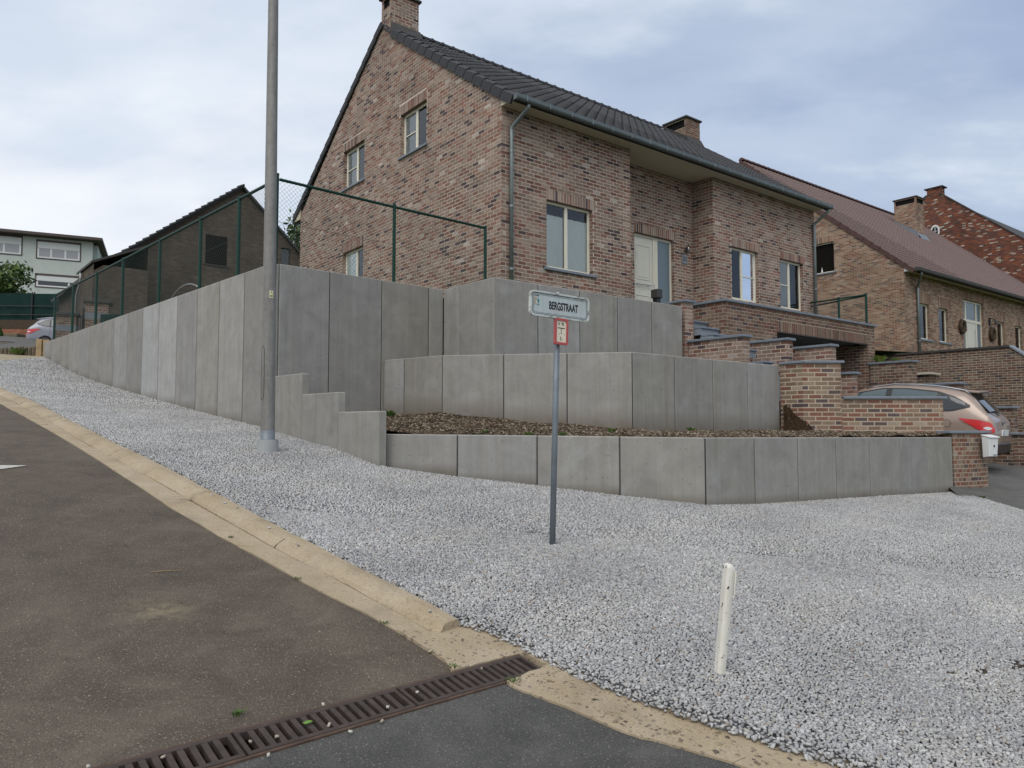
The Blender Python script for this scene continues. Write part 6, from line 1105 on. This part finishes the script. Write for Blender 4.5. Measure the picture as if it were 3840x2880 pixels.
for i in range(5):
    x = -36+i*3.0; m = MB(); m.tube([(x, y0, 5.2), (x, y0, 8.5-.03*i)], .05, 8); m.build('post', 'black_plastic', nf_)
for i in range(4): m = MB(); x = -36+i*3.0; n = 8; m.add([(x+3.0*k/n, y0+.05+.03*math.sin(k*2+i), z-.03*i) for z in (6.65, 7.4, 8.42) for k in range(n+1)], [(r_*(n+1)+k, r_*(n+1)+k+1, (r_+1)*(n+1)+k+1, (r_+1)*(n+1)+k) for r_ in range(2) for k in range(n)]); m.build('shade_net', 'net_green', nf_)
for z in (7.55, 7.0): m = MB(); m.tube([(-36, y0-.06, z+.05), (-24, y0-.06, z-.05)], .03, 5); m.build('rail', 'black_plastic', nf_)
PALS['orange'] = [(.7, (.25, .085, .045)), (.3, (.20, .07, .04))]
rf_ = Frame(-38, 45.7, 0); rw = thing('garden_wall', 'orange red brick wall below the green net fence', 'wall', (0, 0, 4.0), rf_); rz = Masonry(rw, rf_, 'orange', .075, .21, .1, .012, 120); rz.face((0, 0), UX, (0, -1), 14, 4.2, 6.65); rz.finish('mortar_ochre')
m = MB(); m.box(0, 14, -.02, .25, 6.1, 6.66); m.build('dark_upper_band', 'bark', rw)
le = thing('log_edging', 'row of short grey upright logs at the top of the gravel', 'log edging', (-15, 23, 2.0))
for i in range(16):
    x = -16.75+i*.124; yy = 23.0; m = MB(); zt = 2.47+random.uniform(-.015, .02)+(.03 if x > -15.5 else 0); m.tube([(x, yy, 1.9), (x, yy, zt-.02), (x, yy, zt)], [.058, .058, .045], 9); m.build('log', 'wood_log', le, smooth=False)
m = MB(); m.box(-14.78, -14.60, 22.9, 23.06, 1.9, 2.74); tag(m.build('timber_post', 'wood_post', bevel=.012), 'pale square timber post at the upper end of the concrete wall', 'post'); m = MB(); m.box(-14.56, -14.36, 22.9, 23.06, 1.9, 2.72); tag(m.build('timber_post', 'wood_post', bevel=.012), 'second square timber post partly behind the concrete wall', 'post')
m = MB(); m.box(-29.8, -29.0, 43.2, 44.0, 4.4, 5.50); cr = m.build('planter_box', 'wood_log', bevel=.02); tag(cr, 'weathered wooden planter crate in front of the grey car', 'planter')
hoop = MB(); c0 = (-7.35, 15.45); hoop.tube([(c0[0]+LWD[0]*1.2*math.cos(t)+.3, c0[1]+LWD[1]*1.2*math.cos(t)+.4, 2.35+.72*math.sin(t)) for t in np.linspace(0, math.pi*.98, 20)], .013, 6, cap=False); tag(hoop.build('arched_hose', 'pipe_grey'), 'pale arched hose standing behind the long concrete wall', 'hose')
# ================================================================ cars
def car(name, label, paint_, loc, rotz, pitch, sc_=(1, 1, 1), lampmat='lamp_red', badge=True):
    root = thing(name, label, 'car', (0, 0, 0)); root.location = loc; root.rotation_euler = (0, -pitch, rotz); root.scale = sc_
    ST = [ # x, (half width, z) x 6: sill inner, sill, hip, belt, roof edge, roof centre
     (.00, [(.60, .40), (.74, .42), (.79, .62), (.76, .74), (.62, .77), (0, .78)]),
     (.05, [(.66, .30), (.84, .34), (.86, .64), (.83, .93), (.66, .97), (0, .99)]),
     (.16, [(.70, .24), (.88, .30), (.905, .70), (.86, 1.04), (.68, 1.09), (0, 1.11)]),
     (.40, [(.72, .22), (.89, .28), (.912, .74), (.865, 1.12), (.655, 1.36), (0, 1.40)]),
     (.62, [(.72, .22), (.89, .28), (.912, .75), (.865, 1.14), (.635, 1.52), (0, 1.565)]),
     (1.05, [(.72, .22), (.89, .28), (.91, .76), (.86, 1.12), (.625, 1.585), (0, 1.635)]),
     (1.60, [(.72, .22), (.89, .28), (.905, .76), (.855, 1.08), (.62, 1.605), (0, 1.66)]),
     (2.15, [(.72, .22), (.89, .28), (.905, .76), (.855, 1.05), (.615, 1.58), (0, 1.64)]),
     (2.65, [(.72, .22), (.89, .28), (.905, .74), (.855, 1.02), (.62, 1.47), (0, 1.53)]),
     (3.10, [(.72, .22), (.89, .28), (.90, .72), (.85, 1.00), (.66, 1.22), (0, 1.28)]),
     (3.45, [(.72, .22), (.89, .28), (.90, .70), (.84, .97), (.72, 1.03), (0, 1.08)]),
     (3.95, [(.70, .22), (.88, .28), (.89, .66), (.80, .90), (.66, .95), (0, .98)]),
     (4.28, [(.66, .24), (.82, .30), (.84, .58), (.72, .78), (.55, .83), (0, .86)]),
     (4.41, [(.50, .30), (.66, .34), (.68, .50), (.60, .62), (.45, .66), (0, .68)])]
    def cr(p0, p1, p2, p3, t): return .5*(2*p1+(p2-p0)*t+(2*p0-5*p1+4*p2-p3)*t*t+(3*p1-p0-3*p2+p3)*t**3)
    A_ = np.array([[ (x, w_, z_) for (w_, z_) in r_] for x, r_ in ST]); D_ = []
    for i in range(len(A_)-1):
        a, b_, c_, d_ = A_[max(i-1, 0)], A_[i], A_[i+1], A_[min(i+2, len(A_)-1)]
        for k in range(4):
            t = k/4; s_ = cr(a, b_, c_, d_, t); s_[:, 0] = b_[0, 0]*(1-t)+c_[0, 0]*t; D_.append(s_)
    D_.append(A_[-1]); ST = []
    for s_ in D_:     # round the section as well, keeping the six control rows
        rows = []
        for j in range(6):
            rows.append((s_[j, 1], s_[j, 2]))
            if j < 5:
                a, b_, c_, d_ = s_[max(j-1, 0)], s_[j], s_[j+1], (s_[j+2] if j+2 < 6 else s_[4]*np.array([1, -1, 1]))
                for t in (1/3, 2/3): q_ = cr(a, b_, c_, d_, t); rows.append((max(0.0, q_[1]), q_[2]))
        ST.append((s_[0, 0], rows))
    body = MB(); n = 16; JR = {j: 3*j for j in range(6)}
    def P(i, j, sg, o=0.0): x, r_ = ST[i]; return (x, sg*(r_[j][0]+o), r_[j][1]+o*.3)
    glass = {}
    for sg in (1, -1):
        for i in range(len(ST)-1):
            for j in range(n-1):
                qd = (P(i, j, sg), P(i+1, j, sg), P(i+1, j+1, sg), P(i, j+1, sg)) if sg < 0 else (P(i, j+1, sg), P(i+1, j+1, sg), P(i+1, j, sg), P(i, j, sg))
                body.quad(*qd)
    for e in (0, len(ST)-1): body.add([P(e, j, 1) for j in range(n)]+[P(e, j, -1) for j in range(n-1)][::-1], [tuple(range(2*n-1))])
    ob = body.build('body', paint_, root, rec=True); bmx = bmesh.new(); bmx.from_mesh(ob.data); bmesh.ops.remove_doubles(bmx, verts=bmx.verts, dist=1e-4); bmesh.ops.recalc_face_normals(bmx, faces=bmx.faces); bmx.to_mesh(ob.data); bmx.free(); ob.data.polygons.foreach_set('use_smooth', [True]*len(ob.data.polygons))
    xs_ = [s_[0] for s_ in ST]
    def edge(x, j): return (np.interp(x, xs_, [s_[1][3*j][0] for s_ in ST]), np.interp(x, xs_, [s_[1][3*j][1] for s_ in ST]))
    def side(x, z, sg, o):
        zz = [np.interp(x, xs_, [s_[1][j][1] for s_ in ST]) for j in range(3, 14)]; ww = [np.interp(x, xs_, [s_[1][j][0] for s_ in ST]) for j in range(3, 14)]; return (x, sg*(np.interp(z, zz, ww)+o), z)
    def patch(xa, xb, zlo, zhi, sg, o, mat, name, nx=12, nz=4, parent=None):
        m = MB(); m.add([side(xa+(xb-xa)*i/nx, zlo(xa+(xb-xa)*i/nx)+(zhi(xa+(xb-xa)*i/nx)-zlo(xa+(xb-xa)*i/nx))*k/nz, sg, o) for k in range(nz+1) for i in range(nx+1)], [(k*(nx+1)+i, k*(nx+1)+i+1, (k+1)*(nx+1)+i+1, (k+1)*(nx+1)+i) for k in range(nz) for i in range(nx)]); return m.build(name, mat, parent or root, smooth=True)
    ip = lambda xs2, zs2: (lambda x: float(np.interp(x, xs2, zs2)))
    lo_ = ip([.5, .8, 1.6, 3.2], [1.23, 1.14, 1.09, 1.03]); hi_ = ip([.45, .75, 1.1, 1.7, 2.2, 2.7, 3.25], [1.25, 1.39, 1.49, 1.535, 1.515, 1.39, 1.06])
    for sg in (1, -1):
        patch(.47, 3.27, ip([.47, .8, 1.6, 3.27], [1.22, 1.115, 1.065, 1.00]), ip([.47, .75, 1.1, 1.7, 2.2, 2.7, 3.27], [1.26, 1.42, 1.525, 1.565, 1.545, 1.42, 1.05]), sg, .014, 'trim_black', 'window_surround', 28, 6)
        for xa, xb, gm in ((.56, 1.02, 'glass_dark'), (1.10, 1.98, 'glass_tint'), (2.10, 3.15, 'glass_tint')): patch(xa, xb, lo_, hi_, sg, .020, gm, 'side_window', 14, 6)
        rl_ = MB(); rl_.tube([(x, sg*(edge(x, 4)[0]-.02), edge(x, 4)[1]+(.040 if .6 < x < 2.4 else .012)) for x in (.50, .62, 1.0, 1.5, 2.0, 2.4, 2.55)], .018, 8); rl_.build('roof_rail', 'rim', root, smooth=True)
        patch(.02, .64, ip([.02, .12, .3, .64], [.74, .70, .78, .965]), ip([.02, .1, .3, .64], [.86, .93, .97, .985]), sg, .016, lampmat, 'tail_light', 16, 6); patch(.06, .20, ip([.06, .12, .20], [.80, .775, .80]), ip([.06, .12, .20], [.82, .85, .825]), sg, .021, 'lamp_clear', 'reversing_light', 6, 2)
        patch(.0, 4.3, lambda x: .26, lambda x: .40, sg, .006, 'trim_black', 'side_skirt', 20, 2)
        nn = 24; m = MB(); c = [side(.86+.075*math.cos(2*math.pi*k/nn), .86+.075*math.sin(2*math.pi*k/nn), sg, .0075) for k in range(nn+1)]; m.tube(c, .003, 4, cap=False)
        if sg > 0: m.build('fuel_flap_seam', 'trim_black', root)
        for xd in (1.0, 2.04): m = MB(); m.tube([side(xd+(.06*math.sin((z-.4)*3) if xd < 1.5 else 0), z, sg, .003) for z in np.linspace(.42, 1.1, 9)], .004, 4, cap=False); m.build('door_seam', 'trim_black', root)
        for xw in (.85, 3.50):
            m = MB(); m.tube([(xw, sg*.72, .33), (xw, sg*.915, .33)], .34, 24); wh = m.build('wheel', 'tyre', root, bevel=.02); m = MB(); m.tube([(xw, sg*.905, .33), (xw, sg*.925, .33)], .23, 20); m.build('rim', 'rim_dark', wh)
    # rear window on the tailgate, spoiler, plate, badge, bumper insert, wiper
    m = MB(); q = []
    for t in np.linspace(0, 1, 6):
        x = .16+.36*t; z = 1.13+.36*t; hw = .66-.10*t
        for k in np.linspace(-1, 1, 7): q.append((x-.006, k*hw, z+.012+.03*(1-k*k)))
    m.add(q, [(r_*7+k, r_*7+k+1, (r_+1)*7+k+1, (r_+1)*7+k) for r_ in range(5) for k in range(6)]); m.build('rear_window', 'glass_dark', root, smooth=True)
    m = MB(); m.add([(.72, -.60, 1.585), (.72, .60, 1.585), (.36, .56, 1.545), (.30, 0, 1.585), (.36, -.56, 1.545), (.72, -.60, 1.53), (.72, .60, 1.53), (.38, .56, 1.51), (.32, 0, 1.55), (.38, -.56, 1.51)], [(0, 1, 2, 3, 4), (9, 8, 7, 6, 5), (1, 6, 7, 2), (2, 7, 8, 3), (3, 8, 9, 4), (4, 9, 5, 0), (0, 5, 6, 1)]); m.build('spoiler', paint_, root, bevel=.01)
    m = MB(); m.box(-.035, .0, -.28, .28, .665, .79); pz = m.build('number_plate', 'white_enamel', root, bevel=.004); m = MB(); m.box(-.037, -.0345, .235, .278, .67, .785); m.build('plate_band', 'print_blue', pz)
    m = MB(); m.box(-.02, .12, -.70, .70, .30, .52); m.build('bumper', 'trim_black', root, bevel=.03)
    if badge: m = MB(); m.tube([(.02, .06*math.cos(t), .93+.035*math.sin(t)) for t in np.linspace(0, 2*math.pi, 17)], .008, 5, cap=False); m.tube([(.02, -.025, .905), (.018, -.008, .955)], .007, 5); m.tube([(.02, .008, .905), (.018, .025, .955)], .007, 5); m.tube([(.019, -.016, .93), (.019, .016, .93)], .006, 5); m.build('badge', 'rim', root)
    m = MB(); m.tube([(.11, .0, 1.08), (.13, .16, 1.12), (.15, .38, 1.135)], .012, 5); m.build('wiper', 'trim_black', root)
    return root
cu, cv = 8.86, -5.66; cx, cy, _ = HF.w(cu, cv, 0); cx += .91*(-.785+.682); cy += .91*(-.62+.731); car('parked_car', 'bronze beige hatchback SUV parked nose up on the sloping driveway', 'car_bronze', (cx, cy, -.84), R(137), math.atan(.08))
car('parked_car', 'grey silver estate car parked behind the brick gate pillars', 'car_silver', (-25.0, 38.3, 4.05), R(20), .0)
# ================================================================ trees and shrubs
def foliage(root, c, rad, n, size, cols, name='crown', clumps=26, squash=.8):
    cs = []
    for i in range(clumps):
        d = rng.normal(size=3); d /= np.linalg.norm(d); cs.append(np.array(c)+d*np.array(rad)*rng.uniform(.25, 1.0)**.5*.85)
    V = []; F = []; C = []
    for i in range(n):
        k = cs[rng.integers(clumps)]; p = k+rng.normal(size=3)*np.array(rad)*.17; a = rng.normal(size=3); a /= np.linalg.norm(a); b_ = np.cross(a, rng.normal(size=3)); b_ /= np.linalg.norm(b_); s_ = size*rng.uniform(.6, 1.35); o = len(V)
        V += [tuple(p-a*s_), tuple(p+b_*s_*.45), tuple(p+a*s_), tuple(p-b_*s_*.45)]; F.append((o, o+1, o+2, o+3)); cc = cols[rng.integers(len(cols))]; kk = rng.uniform(.75, 1.25); C.append(tuple(x*kk for x in cc))
    m = MB(); m.v = V; m.f = F; m.c = C; return m.build(name, 'leaf', root, rec=False)
def tree(name, label, base, h, crown_c, rad, n, size, cols, tr=.12, limbs=7, clumps=26, cat='tree'):
    root = thing(name, label, cat, base); m = MB(); m.tube([base, (base[0]+.05*h*.3, base[1], base[2]+h*.5), (crown_c[0], crown_c[1], crown_c[2])], [tr, tr*.75, tr*.35], 8)
    for i in range(limbs): a = 6.283*i/limbs; m.tube([(base[0]*.5+crown_c[0]*.5, base[1]*.5+crown_c[1]*.5, base[2]+(crown_c[2]-base[2])*random.uniform(.5, .9)), (crown_c[0]+rad[0]*.7*math.cos(a), crown_c[1]+rad[1]*.7*math.sin(a), crown_c[2]+rad[2]*random.uniform(-.2, .6))], [tr*.4, tr*.1], 5)
    m.build('trunk', 'bark', root); foliage(root, crown_c, rad, n, size, cols, clumps=clumps); return root
GR = [(.075, .13, .03), (.055, .10, .025), (.11, .17, .04), (.04, .075, .02)]
tree('garden_tree', 'bright green leafy tree above the green net fence at far left', (-33.4, 48.2, 4.5), 4, (-33.8, 48.0, 9.5), (2.4, 1.8, 1.45), 2600, .16, GR)
tree('garden_tree', 'green tree top glimpsed between dark house and brick gable', (-13.0, 44, 3.5), 8, (-12.4, 44.0, 10.6), (1.7, 1.6, 2.1), 1500, .17, GR)
tree('spruce_tree', 'dark spruce tip showing over the red brown roof', (32.1, 62, 3), 14, (32.1, 62, 17.0), (.5, .5, .95), 420, .22, [(.02, .045, .035), (.03, .06, .04)], .1, 5, 20)
def conifer(name, label, base, h, r_, n, size):
    root = thing(name, label, 'shrub', base); m = MB(); m.tube([base, (base[0], base[1], base[2]+h*.9)], [.05, .01], 6); m.build('trunk', 'bark', root); V = MB()
    for i in range(n):
        t = random.random()**.7; rr = r_*(1-t)**.8*random.uniform(.7, 1.05); a = random.uniform(0, 6.283); p = Vector((base[0]+rr*math.cos(a), base[1]+rr*math.sin(a), base[2]+.05+t*h)); up = Vector((.25*math.cos(a), .25*math.sin(a), 1)).normalized(); sd = Vector((-math.sin(a), math.cos(a), 0)); s_ = size*random.uniform(.6, 1.2); cc = random.choice([(.05, .11, .02), (.035, .08, .018), (.07, .14, .03)]); V.add([p-up*s_, p+sd*s_*.35, p+up*s_, p-sd*s_*.35], [(0, 1, 2, 3)], cc)
    V.build('crown', 'leaf', root, rec=False)
conifer('conifer_shrub', 'small pointed green conifer before the orange brick wall', (-30.3, 43.6, 4.5), 1.35, .50, 900, .10)
tuft('garden_plant', (-15.3, 22.85, 2.25), 60, .22, .18, 'leafy green weed growing over the short logs', (.10, .15, .04), 'plant')
